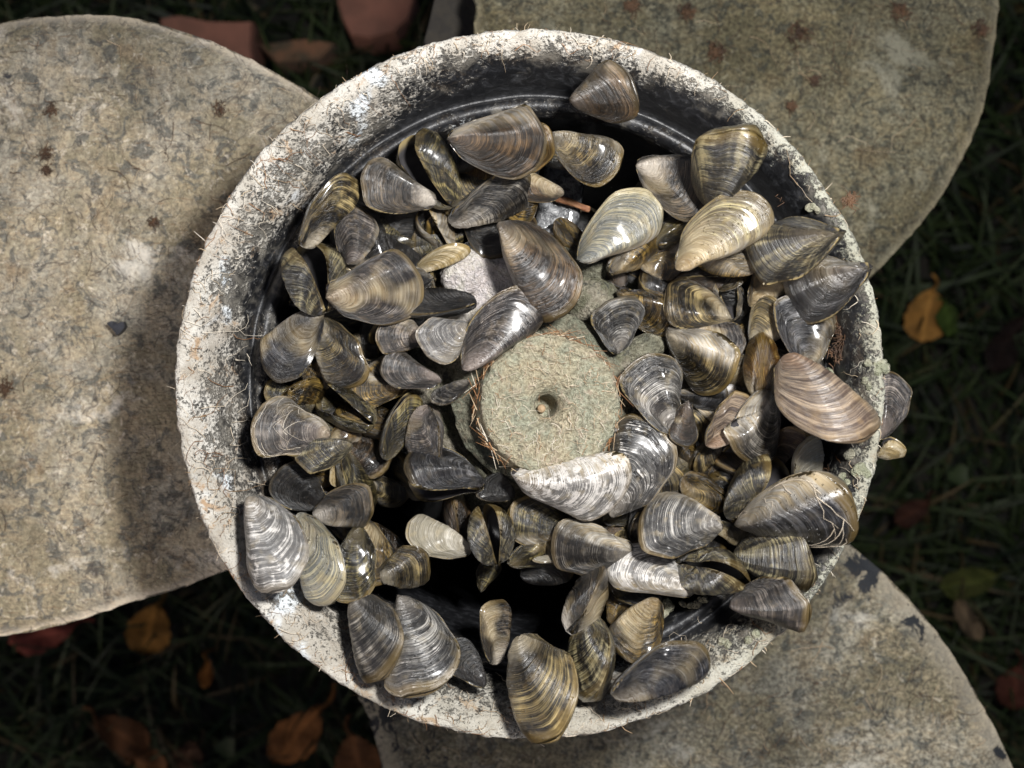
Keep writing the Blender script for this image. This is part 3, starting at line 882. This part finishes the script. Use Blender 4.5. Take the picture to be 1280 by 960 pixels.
# ------------------------------------------------------------------ mussels
# palette: dark, light, beak colour, (band frequency, radial mix, chalk), (zigzag, beak wear, golden margin)
PAL = {
 'blk': ((.006, .006, .007), (.050, .048, .044), (.06, .05, .045), (9, .5, .10), (.3, .3, .3)),
 'blu': ((.008, .0085, .011), (.135, .135, .14), (.12, .11, .10), (10, .35, .22), (.3, .4, .3)),
 'gry': ((.016, .015, .015), (.30, .275, .235), (.34, .30, .25), (10, .5, .30), (.4, .6, .3)),
 'slv': ((.035, .034, .034), (.47, .45, .41), (.42, .38, .33), (12, .15, .50), (.2, .6, .4)),
 'brn': ((.012, .008, .005), (.150, .095, .048), (.24, .20, .17), (8, .30, .10), (.5, .7, .5)),
 'gld': ((.010, .007, .003), (.36, .235, .062), (.34, .23, .10), (8, .60, .05), (1., .5, .6)),
 'olv': ((.009, .008, .005), (.25, .205, .085), (.24, .19, .10), (9, .85, .08), (.5, .4, .5)),
 'stp': ((.010, .009, .008), (.33, .285, .160), (.26, .21, .14), (10, .95, .12), (.3, .3, .3)),
 'tan': ((.085, .058, .045), (.37, .285, .20), (.36, .22, .13), (10, .10, .12), (.4, .6, .5)),
 'lil': ((.026, .022, .022), (.33, .285, .245), (.38, .31, .27), (8, .50, .28), (.5, .7, .5)),
 'crm': ((.34, .25, .11), (.60, .52, .36), (.60, .55, .45), (6, .35, .15), (.4, .7, .5)),
 'prl': ((.30, .27, .20), (.52, .49, .42), (.50, .45, .36), (6, .25, .35), (.2, .5, .4)),
 'amb': ((.10, .048, .011), (.44, .29, .09), (.60, .50, .33), (6, .30, .03), (.6, .9, .6)),
 'yel': ((.13, .105, .065), (.44, .38, .20), (.40, .26, .12), (5, .20, .10), (.3, .5, .5)),
 'wht': ((.15, .145, .14), (.54, .52, .485), (.55, .45, .32), (12, .30, .62), (.3, .6, .4)),
 'bly': ((.16, .165, .15), (.47, .42, .27), (.20, .22, .23), (5, .15, .12), (.2, .9, .5)),
 'ban': ((.012, .010, .008), (.40, .31, .145), (.55, .48, .36), (6, .20, .10), (1., .9, .5)),
 'cht': ((.009, .008, .007), (.20, .155, .105), (.60, .54, .46), (6, .20, .08), (.8, 1.2, .4)),
}
OUTL = [(0, 0), (.020, -.030), (.09, -.062), (.28, -.080), (.50, -.100), (.72, -.105), (.89, -.075), (.975, .01), (1.0, .12), (.975, .24),
        (.89, .355), (.75, .43), (.57, .43), (.39, .365), (.22, .265), (.095, .160), (.022, .066)]

def interp_edge(P, x):
    for (xa, ya), (xb, yb) in zip(P, P[1:]):
        if xa <= x <= xb:
            return ya + (yb - ya) * ((x - xa) / (xb - xa) if xb > xa else 0)
    return P[-1][1] if x > P[-1][0] else P[0][1]

def valve_mesh(rs, H, W, sign, NS=26, NTT=40, keel=None, curve=0.0):
    """one valve, length 1 along +x from the beak, dorsal side +y, bulging to +z*sign"""
    jit = [(a + rs.gauss(0, .012) if 0 < a < 1 else a, b + rs.gauss(0, .014) if a else b) for a, b in OUTL]
    hh = max(b for a, b in jit) - min(b for a, b in jit)
    jit = [(a, b * H / hh) for a, b in jit]
    tip = max(jit, key=lambda p: p[0] * p[0] + p[1] * p[1])
    an = -atan2(tip[1], tip[0]) * 0.75
    jit = [(a * cos(an) - b * sin(an), a * sin(an) + b * cos(an)) for a, b in jit]
    if curve:
        jit = [(a, b + curve * (4 * a * (1 - a))) for a, b in jit]
    n_ = len(jit)
    # Catmull-Rom outline, sharp at the beak
    out = []
    pts = jit + [jit[0]]
    for i in range(n_):
        p1, p2 = Vector(pts[i]), Vector(pts[i + 1])
        p0 = Vector(pts[i - 1]) if i > 0 else p1
        p3 = Vector(pts[i + 2]) if i + 2 <= n_ else p2
        for j in range(12):
            u = j / 12
            out.append(0.5 * ((2 * p1) + (p2 - p0) * u + (2 * p0 - 5 * p1 + 4 * p2 - p3) * u * u + (3 * p1 - p0 - 3 * p2 + p3) * u ** 3))
    out.append(Vector(pts[-1]))
    Ls = [0]
    for a, b in zip(out, out[1:]): Ls.append(Ls[-1] + (b - a).length)
    rim = []
    k = 0
    for i in range(NTT + 1):
        t_ = Ls[-1] * i / NTT
        while k < len(Ls) - 2 and Ls[k + 1] < t_: k += 1
        f = (t_ - Ls[k]) / max(1e-9, Ls[k + 1] - Ls[k])
        rim.append(out[k].lerp(out[k + 1], f))
    xm = max(p.x for p in rim)
    im = max(range(len(rim)), key=lambda i: rim[i].x)
    ven = [(p.x, p.y) for p in rim[:im + 1]]
    dor = [(p.x, p.y) for p in reversed(rim[im:])]
    kv = keel if keel is not None else rs.choice((rs.uniform(.17, .25), rs.uniform(.22, .36)))
    kp = rs.uniform(1.25, 1.75); kq = rs.choice((8, 12, 18))
    steps = [rs.uniform(.45, .95) for _ in range(3)]
    sa = rs.uniform(0, 50)
    vs, uv, fs, mi = [], [], [], []
    def hgt(x, y):
        X = max(0.0, min(1.0, x / xm))
        yv, yd = interp_edge(ven, x), interp_edge(dor, x)
        if yd - yv < 1e-6: return 0.0
        v = max(0.0, min(1.0, (y - yv) / (yd - yv)))
        c1 = (v / kv) ** 0.75 if v < kv else 2.0
        c2 = max(0.0, 1 - max(0.0, (v - kv * 0.6) / (1 - kv * 0.6)) ** kp) ** 0.8
        c = max(0.0, -math.log(math.exp(-min(c1, 2.0) * kq) + math.exp(-c2 * kq)) / kq + 0.69 / kq)
        c *= min(1.0, v * 14) ** 0.5 * min(1.0, (1 - v) * 14) ** 0.5
        l = (X ** 0.42) * ((1 - X) ** 0.5) / 0.72
        return W * 0.5 * min(1.15, l) * c
    for i in range(NS + 1):
        s = 1 - (1 - i / NS) ** 1.55
        if i == 0: s = 0.012
        for k in range(NTT + 1):
            p = rim[k] * s
            z = hgt(p.x, p.y)
            for st in steps:
                z *= 1 + 0.035 * smooth(st - .02, st, s) * smooth(st + .10, st, s)
            z *= 1 + 0.05 * noise.noise(Vector((p.x * 5 + sa, p.y * 5, 0)))
            z += 0.0035 * sin(s * 70 + 2 * noise.noise(Vector((s * 6, k * .3, sa)))) * (1 if i < NS else 0) * min(1, z * 15)
            vs.append((p.x, p.y, z * sign)); uv.append((s, k / NTT))
    R = NTT + 1
    for i in range(NS):
        for k in range(NTT):
            f = (i * R + k, i * R + k + 1, (i + 1) * R + k + 1, (i + 1) * R + k)
            fs.append(f if sign < 0 else tuple(reversed(f))); mi.append(0)
    # inner face shares the margin ring
    NI = 7
    prev = NS * R
    for i in range(1, NI + 1):
        s = 1 - i / NI * 0.93
        base = len(vs)
        for k in range(R):
            p = rim[k] * s
            p = p * 0.985 + Vector((0.008 * xm, 0.0))
            z = hgt(p.x, p.y) * 0.88 - (0.004 if i > 1 else 0.0)
            vs.append((p.x, p.y, max(z, 0.0005) * sign)); uv.append((s, k / NTT))
        for k in range(NTT):
            f = (prev + k, prev + k + 1, base + k + 1, base + k)
            fs.append(f if sign < 0 else tuple(reversed(f))); mi.append(1)
        prev = base
    me = bpy.data.meshes.new('valve')
    me.from_pydata(vs, [], fs)
    me.polygons.foreach_set('use_smooth', [True] * len(fs))
    me.polygons.foreach_set('material_index', mi)
    me.materials.append(SHELL); me.materials.append(NACRE)
    ul = me.uv_layers.new(name='UVMap')
    lv = [0] * len(me.loops)
    me.loops.foreach_get('vertex_index', lv)
    flat = []
    for v in lv: flat += uv[v]
    ul.data.foreach_set('uv', flat)
    me.update()
    return me

def support(r):
    if r >= 0.45: return flare(r)
    if r >= 0.38: return -0.15 + (flare(0.45) + 0.15) * (r - 0.38) / 0.07
    return -0.15

MN = 0
def mussel(bx, by, qx, qy, H, roll, lay, pal, label, gape=0, W=None, group='mussels crowding the hub', off=(0, 0), single=False, curve=0.0, lod=0, keel=None):
    """beak pixel, tip pixel, height ratio, roll (0 = dorsal side to the left of beak->tip, 90 = dorsal side up), layer"""
    global MN
    MN += 1
    rs = random.Random(MN * 17 + 5)
    ends = []
    for (x, y, dz) in ((bx, by, off[0]), (qx, qy, off[1])):
        p = at(x, y, -0.08)
        r = (p - Vector((RC.x, RC.y, p.z))).length
        ends.append((x, y, support(r) + 0.032 + lay * 0.042 + dz + rs.gauss(0, 0.013)))
    B, P = at(*ends[0]), at(*ends[1])
    B, P = B + (B - P) * 0.028, P + (P - B) * 0.028
    a = P - B
    L = a.length
    a.normalize()
    u = Vector((0, 0, 1)) - a * a.z; u.normalize()
    lf = u.cross(a)
    ph = radians(roll + (rs.uniform(-20, 24) if not gape else rs.uniform(-5, 5)))
    Y = lf * cos(ph) + u * sin(ph)
    Z = a.cross(Y)
    M = Matrix((( a.x, Y.x, Z.x, B.x), (a.y, Y.y, Z.y, B.y), (a.z, Y.z, Z.z, B.z), (0, 0, 0, 1)))
    e = empty('zebra_mussel')
    e.matrix_world = M @ Matrix.Diagonal((L, L, L, 1))
    tag(e, label, 'mussel', group)
    W = (W or 0.50) * 1.24
    H = H * 1.15
    d, l, tp, p1, p2 = PAL[pal]
    dk = .95 if pal in ('wht', 'prl', 'crm', 'yel', 'bly', 'tan') else .66
    d = [x * .8 for x in d]; l = [x * 1.0 for x in l]; tp = [x * .8 for x in tp]
    j = rs.uniform(0.82, 1.2)
    seed = rs.uniform(0, 80)
    fq = rs.uniform(.8, 1.3)
    wet = rs.choice((0.0, 0.1, 0.35, 0.8))
    flank = rs.choice((0.0, 0.3, 0.6, 0.9)) if lay > -0.5 and pal not in ('stp', 'olv', 'blk') else 0.0
    cream = rs.choice((0.0, 0.0, 0.35, 0.75)) if pal not in ('stp', 'blk', 'wht', 'slv', 'tan') and lay > -0.3 else 0.0
    if 'flat side' in label or 'flank' in label or 'kidney' in label: flank = 0.9
    st = rs.getstate()
    NS, NTT = (26, 40) if lod == 0 else (12, 22)
    for sg in ((1,) if single == 1 else (-1,) if single == -1 else (1, -1)):
        rs.setstate(st)            # both valves share one outline
        me = valve_mesh(rs, H, W, sg, NS, NTT, keel, curve)
        o = link('valve', me, None, e)
        if gape:
            ax = Vector((0.62, 0.42, 0)).normalized()
            o.matrix_local = Matrix.Rotation(radians(gape / 2) * -sg, 4, ax)
        if 'rootlets' in label and sg == (1 if cos(ph) > 0 else -1):
            R_ = NTT + 1; it_ = []
            for _ in range(20):
                i_, k_ = rs.randint(NS // 3, NS - 3), rs.randint(8, NTT - 6); pts_ = []
                di, dk_ = rs.choice((-1, 0, 1)), rs.choice((-1, 1))
                for _s in range(7):
                    vv = me.vertices[min(NS - 1, max(2, i_)) * R_ + min(NTT - 2, max(2, k_))]
                    pts_.append(vv.co + Vector((0, 0, sg * 0.012)))
                    i_ += di; k_ += dk_
                    if rs.random() < .35: di = rs.choice((-1, 0, 1))
                it_.append((pts_, rs.uniform(.002, .0042)))
            q_ = strands('rootlet_mat', it_, M_FIBREP, e); q_.parent = o
        o['dark'] = [x * j for x in d]
        o['light'] = [x * j for x in l]
        o['tip'] = list(tp)
        o['par'] = [p1[0] * fq, p1[1], p1[2] * rs.uniform(.8, 1.2)]
        if 'kidney shaped chalky' in label or label.startswith('white frosted'): o['par'] = [p1[0] * fq, p1[1], 0.84 if 'kidney' in label else 0.66]
        o['par_two'] = [p2[0], p2[1] * rs.uniform(.4, 1.0), p2[2] * rs.uniform(.15, .9)]
        o['wet'] = wet
        o['cream'] = cream
        o['dark_skin'] = 0.15 if pal in ('prl', 'crm', 'yel', 'bly', 'wht', 'tan') else 0.85
        o['flank'] = flank
        o['seed'] = seed + (3.0 if sg < 0 else 0)
    return e

T = [
# upper edge, ten to twelve o'clock
 (565, 257, 519, 171, .74, 240, 1.2, 'olv', 'gaping olive mussel with a dark slit, under the rim ridge at eleven o\'clock', 22, .62),
 (542, 255, 456, 216, .58, 25, 1.4, 'cht', 'dark chevron banded mussel with a white worn beak, below the gaping olive one', 0, .5),
 (378, 306, 447, 230, .48, 60, 1.3, 'ban', 'slim mussel with a yellow beak end, against the wall at ten o\'clock', 0, .46),
 (433, 328, 446, 266, .86, 40, .9, 'lil', 'small roundish grey brown mussel below the slim yellow beaked one', 0, .8),
 (522, 310, 470, 287, .5, 20, -.6, 'olv', 'half hidden small olive mussel between the chevron mussel and the big striped grey one', 0, .5),
 (562, 310, 530, 264, .72, 250, -.2, 'gld', 'small amber gaping mussel tucked below the grey fine lined one near eleven o\'clock', 24, .6),
 (562, 174, 676, 170, .62, 200, 2.0, 'brn', 'large plump dark brown mussel with a tan back, at the top of the pile', 0, .66),
 (588, 168, 688, 184, .60, 195, .9, 'amb', 'golden edged mussel showing only behind the large plump brown one', 0, .6),
 (563, 276, 668, 238, .48, 30, .9, 'gry', 'long grey mussel with fine dark lines, below the large plump brown one', 0, .45),
 (703, 243, 638, 224, .5, 10, .2, 'brn', 'narrow dark brown mussel behind the tip of the long fine lined grey one', 0, .45),
 (566, 205, 622, 232, .5, 20, -.3, 'amb', 'pale amber mussel glimpsed in the gap under the large plump brown one', 0, .5),
 (717, 128, 790, 118, .74, 185, 1.4, 'brn', 'purplish brown ridged mussel lying on the rim ridge at one o\'clock', 0, .5),
 (688, 174, 772, 206, .62, 165, .7, 'ban', 'wet mussel with a cream hump and brown stripes, just below the purplish one', 0, .62),
 (797, 208, 876, 252, .78, 168, 1.0, 'cht', 'tan banded mussel with a cream beak, beside the dark hole at one o\'clock', 0, .6),
 (887, 251, 944, 168, .50, 15, 1.0, 'stp', 'black mussel with lengthwise yellow green stripes, leaning on the wall at two o\'clock', 0, .52),
 (822, 304, 874, 262, .6, 340, .1, 'olv', 'dark golden mussel wedged under the tan banded one', 0, .5),
 (847, 333, 958, 258, .48, 28, 2.3, 'yel', 'large smooth pale yellow mussel lying across its neighbours at two o\'clock', 0, .46),
 (1047, 292, 939, 302, .50, 12, 1.2, 'stp', 'long grey and black lined mussel pointing at the rim at two o\'clock', 0, .5),
 (1083, 337, 987, 362, .56, 10, 1.1, 'blu', 'silvery black mussel with a pointed end on the rim at three o\'clock', 0, .5),
 (948, 330, 872, 326, .52, 260, .9, 'gld', 'brown and gold mussel lying right under the large smooth yellow one', 0, .55),
 (803, 330, 847, 332, .9, 30, .5, 'gld', 'tiny round gold and black striped mussel between the yellow one and the brown one', 0, .8),
 (764, 340, 818, 284, .58, 200, .4, 'gld', 'gold and brown streaked mussel under the pale zigzag topped one', 0, .55),
 (724, 323, 820, 258, .56, 22, 1.2, 'bly', 'pale wet mussel with brown zigzags on its back, beside the silver rib', 0, .55),
 (938, 382, 984, 334, .7, 20, .2, 'gld', 'small mussel with brown gold chevrons between the two rim pointing grey ones', 0, .5),
 (917, 399, 905, 348, .62, 275, -.2, 'gld', 'small open mussel with golden shell edges and a dark inside', 42, .5),
 (772, 365, 846, 396, .62, 190, .5, 'gld', 'dark mussel with gold zigzags touching the brownish one beside it', 0, .55),
 (912, 398, 836, 368, .66, 190, .9, 'ban', 'dark mussel with an orange brown round end, above the pale edged purple one', 0, .58),
 (772, 441, 777, 379, 1.0, 195, 1.4, 'slv', 'triangular silver grey lined mussel beside the green crust above the nut', 0, .6),
 (863, 403, 922, 444, .60, 18, 1.4, 'lil', 'small purple grey mussel with a pale straight edge, amid dark ones', 0, .5),
 (835, 412, 906, 474, .76, 190, .5, 'ban', 'brown black mussel with a pale tan flank, under the small pale edged one', 0, .6),
 (846, 492, 908, 494, .5, 190, -.4, 'blu', 'glossy grey edge of a mussel under the brown black tan flanked one', 15, .5),
 (843, 542, 814, 446, .66, 20, 1.8, 'slv', 'glossy silver mussel with a gold edge, next to the nut at three o\'clock', 0, .5),
 (861, 502, 862, 557, .52, 165, 2.5, 'brn', 'tiny dark leaf shaped mussel standing on the glossy silver one', 0, .35),
 (938, 430, 966, 376, .82, 340, .5, 'ban', 'brown striped mussel above the wet cream amber one', 0, .6),
 (953, 497, 952, 420, .66, 80, 1.0, 'amb', 'wet amber mussel with a cream middle, hanging between dark ones', 0, .62),
 (1010, 459, 998, 378, .86, 15, 1.1, 'blu', 'blunt black brown mussel beside the rusty moss at three o\'clock', 0, .5),
 (979, 454, 1077, 543, .52, 168, 2.0, 'tan', 'large tan and lilac banded mussel with a straight edge near three o\'clock', 0, .46),
 (884, 556, 938, 502, .62, 20, 1.0, 'tan', 'orange tan translucent mussel with a glint, beside the big banded tan one', 0, .55),
 (963, 491, 938, 572, .82, 350, 1.6, 'gry', 'triangular dark grey mussel with a bright glint overlapping the orange tan one', 0, .56),
 (1002, 609, 1018, 548, .62, 60, .9, 'prl', 'small pearly white mussel standing below the large tan banded one', 0, .58),
 (1099, 547, 1112, 468, .56, 192, -1.2, 'lil', 'D shaped purple grey mussel stuck outside the rim at three o\'clock', 0, .5),
 (896, 552, 866, 588, .6, 120, -.5, 'ban', 'small amber black mussel under the tiny leaf shaped one', 10, .6),
 (856, 596, 903, 632, .78, 60, .3, 'gld', 'yellow mussel with black zigzags sitting in a dark hollow', 14, .75),
 (915, 650, 962, 574, .74, 292, 1.0, 'stp', 'dark gaping mussel with lengthwise gold lines, pointing down beside the yellow zigzag one', 26, .66),
 (968, 576, 1002, 538, .6, 20, -.1, 'tan', 'small dull brown mussel tip under the large tan banded one', 0, .5),
 (929, 650, 1056, 622, .52, 203, 1.6, 'blu', 'large dark purple mussel with a tan flat side and rootlets, at four o\'clock', 0, .50),
 (901, 662, 808, 670, .88, 20, 2.3, 'slv', 'large silver lined mussel with a brown beak below the nut at four o\'clock', 0, .6),
 (768, 644, 812, 526, .58, 165, 1.9, 'slv', 'large grey mussel with fine curved silver lines, touching the white one', 0, .5),
 (642, 590, 784, 590, .54, 192, 2.7, 'wht', 'kidney shaped chalky white mussel lapping over the lower edge of the nut', 0, .5),
 (847, 707, 931, 728, .60, 250, 1.4, 'stp', 'brown mussel with pale lengthwise stripes below the large silver lined one', 8, .66),
 (924, 690, 1014, 724, .52, 25, .7, 'stp', 'fan striped grey mussel under the large dark purple one at four o\'clock', 0, .45),
 (917, 752, 1008, 762, .52, 20, 1.5, 'lil', 'glossy purplish mussel overhanging the rim at five o\'clock', 0, .5),
 (892, 658, 950, 676, .6, 20, -.2, 'olv', 'dark olive mussel in the gap below the gaping gold lined one', 0, .5),
 (870, 738, 760, 716, .46, 195, 1.2, 'wht', 'smooth pale silver mussel half under the large silver lined one', 0, .5),
 (788, 688, 696, 660, .60, 10, 1.2, 'gry', 'black mussel streaked with white chalk under the kidney shaped white one', 0, .5),
 (712, 662, 640, 640, .68, 190, .8, 'olv', 'banded brown gold mussel just under the white kidney shaped one', 0, .55),
 (636, 704, 690, 676, .62, 190, .3, 'olv', 'small dark brown mussel below the banded brown gold one', 0, .55),
 (706, 697, 666, 700, .3, 80, .5, 'prl', 'thin pale shell edge lying under the chalk streaked mussel', 0, .3),
 (652, 716, 716, 716, .5, 60, -.2, 'blk', 'glossy black mussel lying low under the thin pale shell edge', 0, .5),
 (620, 703, 605, 636, .70, 285, 1.0, 'stp', 'narrow gaping olive black pair of valves below the small black one', 16, .74),
 (641, 622, 602, 612, 1.0, 20, .9, 'blk', 'small matt black mussel under the washer at seven o\'clock', 0, .6),
 (603, 604, 509, 592, .60, 205, 1.3, 'blu', 'large silver black open mussel with a yellow end, below the lilac brown one', 44, .66),
 (586, 691, 513, 655, .54, 40, .6, 'prl', 'cream pearly mussel hanging under the large open silver black one', 0, .55),
 (474, 716, 531, 702, .86, 20, 1.1, 'ban', 'cream mussel with dark bands on its round end, at the dark hole\'s edge', 0, .6),
 (601, 738, 622, 702, .5, 20, -1.6, 'olv', 'dim narrow mussel deep in the dark hole below the gaping pair', 0, .5),
# lower wall, eight o'clock
 (316, 624, 354, 731, .52, 14, 1.4, 'wht', 'white frosted mussel leaning on the rim at eight o\'clock', 0, .5),
 (378, 643, 410, 751, .54, 14, 1.9, 'bly', 'blue yellow glossy mussel next to the white frosted one', 0, .5),
 (452, 660, 426, 748, .62, 20, 1.2, 'olv', 'dark olive mussel with yellow growth rings beside the blue yellow one', 12, .5),
 (460, 652, 462, 730, .56, 25, .7, 'gld', 'thin yellow rimmed valve edge behind the dark olive ringed one', 0, .5),
 (392, 641, 461, 622, .72, 20, 1.6, 'cht', 'tan brown mussel with purple rings and pale beak, above the blue yellow one', 0, .5),
 (410, 634, 350, 590, .66, 10, .8, 'blk', 'dull black olive mussel against the wall at eight o\'clock', 0, .5),
 (410, 545, 324, 520, .78, 10, 1.4, 'lil', 'lilac grey mussel matted with rootlets at nine o\'clock', 0, .56),
 (440, 557, 372, 570, .58, 15, 1.6, 'stp', 'small black mussel with yellow stripes overlapping the lilac grey one', 0, .5),
 (466, 530, 404, 492, .58, 265, .4, 'olv', 'open mussel with a black inside at nine o\'clock', 34, .56),
 (412, 552, 450, 534, .72, 20, .1, 'amb', 'yellow translucent mussel peeping behind the small yellow striped one', 0, .5),
 (468, 612, 418, 578, .56, 20, .1, 'crm', 'cream yellow wet mussel under the yellow striped one', 0, .5),
 (394, 512, 334, 482, .5, 20, .2, 'olv', 'dark slim mussel behind the rootlet matted one', 0, .45),
 (372, 452, 408, 484, .72, 20, .2, 'gld', 'small brown gold mussel beneath the big blue black one', 0, .5),
 (407, 389, 374, 312, .78, 298, 1.3, 'stp', 'grey olive gaping mussel with a dark gap, on the wall at ten o\'clock', 20, .82),
 (410, 372, 518, 345, .66, 195, 2.0, 'lil', 'big lilac grey dark streaked mussel beside the gaping grey olive one', 0, .52),
 (403, 394, 342, 464, .74, 20, 1.5, 'blu', 'big blue black mussel with fine lines against the wall at nine o\'clock', 0, .5),
 (404, 398, 446, 476, .70, 15, 1.0, 'ban', 'amber flanked mussel with a black round end, next to the big blue black one', 0, .56),
 (500, 488, 440, 478, .62, 12, .3, 'gld', 'dark gold striped mussel below the amber flanked one', 0, .5),
 (593, 378, 488, 376, .36, 60, 1.6, 'blk', 'long glossy black mussel with droplets lying on the white crust', 0, .4),
 (533, 424, 476, 416, .85, 15, 1.4, 'lil', 'mottled tan grey mussel with an orange fleck, below the long glossy black one', 0, .5),
 (550, 476, 480, 452, .52, 12, 1.6, 'lil', 'tan grey mussel with a white worn end, below the orange flecked one', 0, .5),
 (588, 406, 530, 432, .80, 165, 2.2, 'wht', 'white and black barred mussel facing the nut at ten o\'clock', 0, .56),
 (540, 350, 508, 348, .8, 20, .8, 'blu', 'tiny dark grey mussel behind the big lilac grey one', 0, .5),
 (520, 336, 586, 312, .36, 60, .1, 'crm', 'long cream amber mussel edge above the white crust', 0, .36),
 (628, 280, 702, 390, .52, 12, 1.9, 'brn', 'large dark brown mussel lying on the crusted hub face above the nut', 0, .5),
 (580, 459, 680, 378, .46, 12, 2.3, 'lil', 'large silvery lilac mussel with a yellow back touching the nut', 0, .5),
 (481, 572, 520, 496, .40, 60, 1.0, 'olv', 'slim pair of olive dark valves beside the lilac brown mussel', 10, .44),
 (536, 507, 536, 576, .80, 60, 1.4, 'lil', 'rounded glossy lilac brown mussel at nine o\'clock of the washer', 0, .76),
 (587, 478, 540, 500, .48, 20, 1.8, 'gry', 'tiny grey leaf shaped mussel beside the washer', 0, .4),
# lower rim
 (452, 748, 480, 841, .60, 18, 1.0, 'gry', 'grey black mussel with a pale ridge on the rim at seven o\'clock', 0, .5),
 (506, 750, 528, 861, .62, 18, 1.3, 'slv', 'silver lined mussel beside the pale ridged one on the lower rim', 0, .54),
 (604, 858, 566, 802, .60, 20, .5, 'blk', 'plain black mussel behind the silver lined one on the lower rim', 0, .45),
 (616, 829, 630, 752, .60, 45, .8, 'cht', 'dark mussel with an orange brown pointed tip on the lower wall', 0, .5),
 (660, 798, 692, 917, .58, 18, 1.4, 'ban', 'yellow and black mussel standing tallest on the lower rim', 0, .5),
 (714, 791, 752, 712, .56, 70, 1.7, 'cht', 'curled mussel with a pale cream beak end, in the lower pile', 0, .56),
 (744, 774, 741, 867, .60, 80, .9, 'stp', 'dark mussel with a yellow beak between the tallest one and the curled one', 0, .6),
 (824, 752, 784, 818, .76, 20, 1.0, 'gld', 'black and yellow streaked mussel below the smooth pale silver one', 0, .56),
 (767, 867, 882, 820, .48, 20, 1.6, 'blu', 'powdery blue grey mussel lying along the rim at five o\'clock', 0, .48),
 (797, 680, 800, 642, .6, 60, .2, 'gry', 'dim greenish grey mussel between the two large silver ones', 0, .5),
]
for q in T:
    bx, by, qx, qy, H, roll, lay, pal, lab = q[:9]
    gp = q[9] if len(q) > 9 else 0
    Wd = q[10] if len(q) > 10 else None
    mussel(bx, by, qx, qy, H, roll, lay, pal, lab, gp, Wd, curve=0.11 if ('kidney shaped chalky' in lab) else 0.12 if 'curled mussel' in lab else 0.0)

# broken scrap of shell outside the rim
e = mussel(1098, 572, 1126, 558, .9, 190, -1.3, 'crm', 'small broken yellow white shell scrap below the D shaped mussel outside the rim', 20, .6)

# deeper layers, seen only in the gaps
fr = random.Random(21)
placed = []
HOLES = [(750, 235, 62), (560, 730, 78), (640, 745, 80), (700, 745, 50), (520, 650, 34), (690, 270, 30), (480, 570, 20), (700, 780, 40), (860, 600, 26), (470, 640, 22)]
tries = 0
CLOCK = 'twelve one two three four five six seven eight nine ten eleven'.split()
HUE = {'blk': 'black', 'olv': 'dark olive', 'brn': 'dark brown', 'gld': 'gold streaked', 'blu': 'blue black', 'ban': 'brown banded'}
seen = set()
while len(placed) < 112 and tries < 15000:
    tries += 1
    an = fr.uniform(0, 2 * pi); r = fr.uniform(0.255, 0.415)
    p = Vector((RC.x + r * cos(an), RC.y + r * sin(an), -0.2))
    X = 640 + p.x * K * D / (D + .2); Y_ = 480 - p.y * K * D / (D + .2)
    if any((X - a) ** 2 + (Y_ - b) ** 2 < (c * 0.78 + 16) ** 2 for a, b, c in HOLES): continue
    if any((X - a) ** 2 + (Y_ - b) ** 2 < 27 ** 2 for a, b in placed): continue
    L = fr.uniform(62, 95); d = fr.uniform(0, 2 * pi)
    pl = fr.choice(('blk', 'olv', 'brn', 'blk', 'gld', 'blu', 'ban'))
    hr_ = CLOCK[int(round(((90 - math.degrees(an)) % 360) / 30)) % 12]
    ring = 'against the wall' if r > 0.35 else 'beside the inner hub' if r < 0.30 else 'midway between hub and wall'
    way = cos(d) * cos(an) - sin(d) * sin(an)
    aim = 'beak toward the hub' if way > .5 else 'beak toward the rim' if way < -.5 else 'lying crosswise'
    lab = '%s mussel deep at %s o\'clock, %s, %s' % (HUE[pl], hr_, ring, aim)
    if lab in seen: continue
    seen.add(lab); placed.append((X, Y_))
    mussel(X - cos(d) * L / 2, Y_ - sin(d) * L / 2, X + cos(d) * L / 2, Y_ + sin(d) * L / 2, fr.uniform(.5, .65), fr.choice((30, 150, 330, 210, 80, 100, 265)), fr.uniform(-1.3, -0.15),
           pl, lab, 0, .5, group='mussels buried deep in the pile', lod=1)
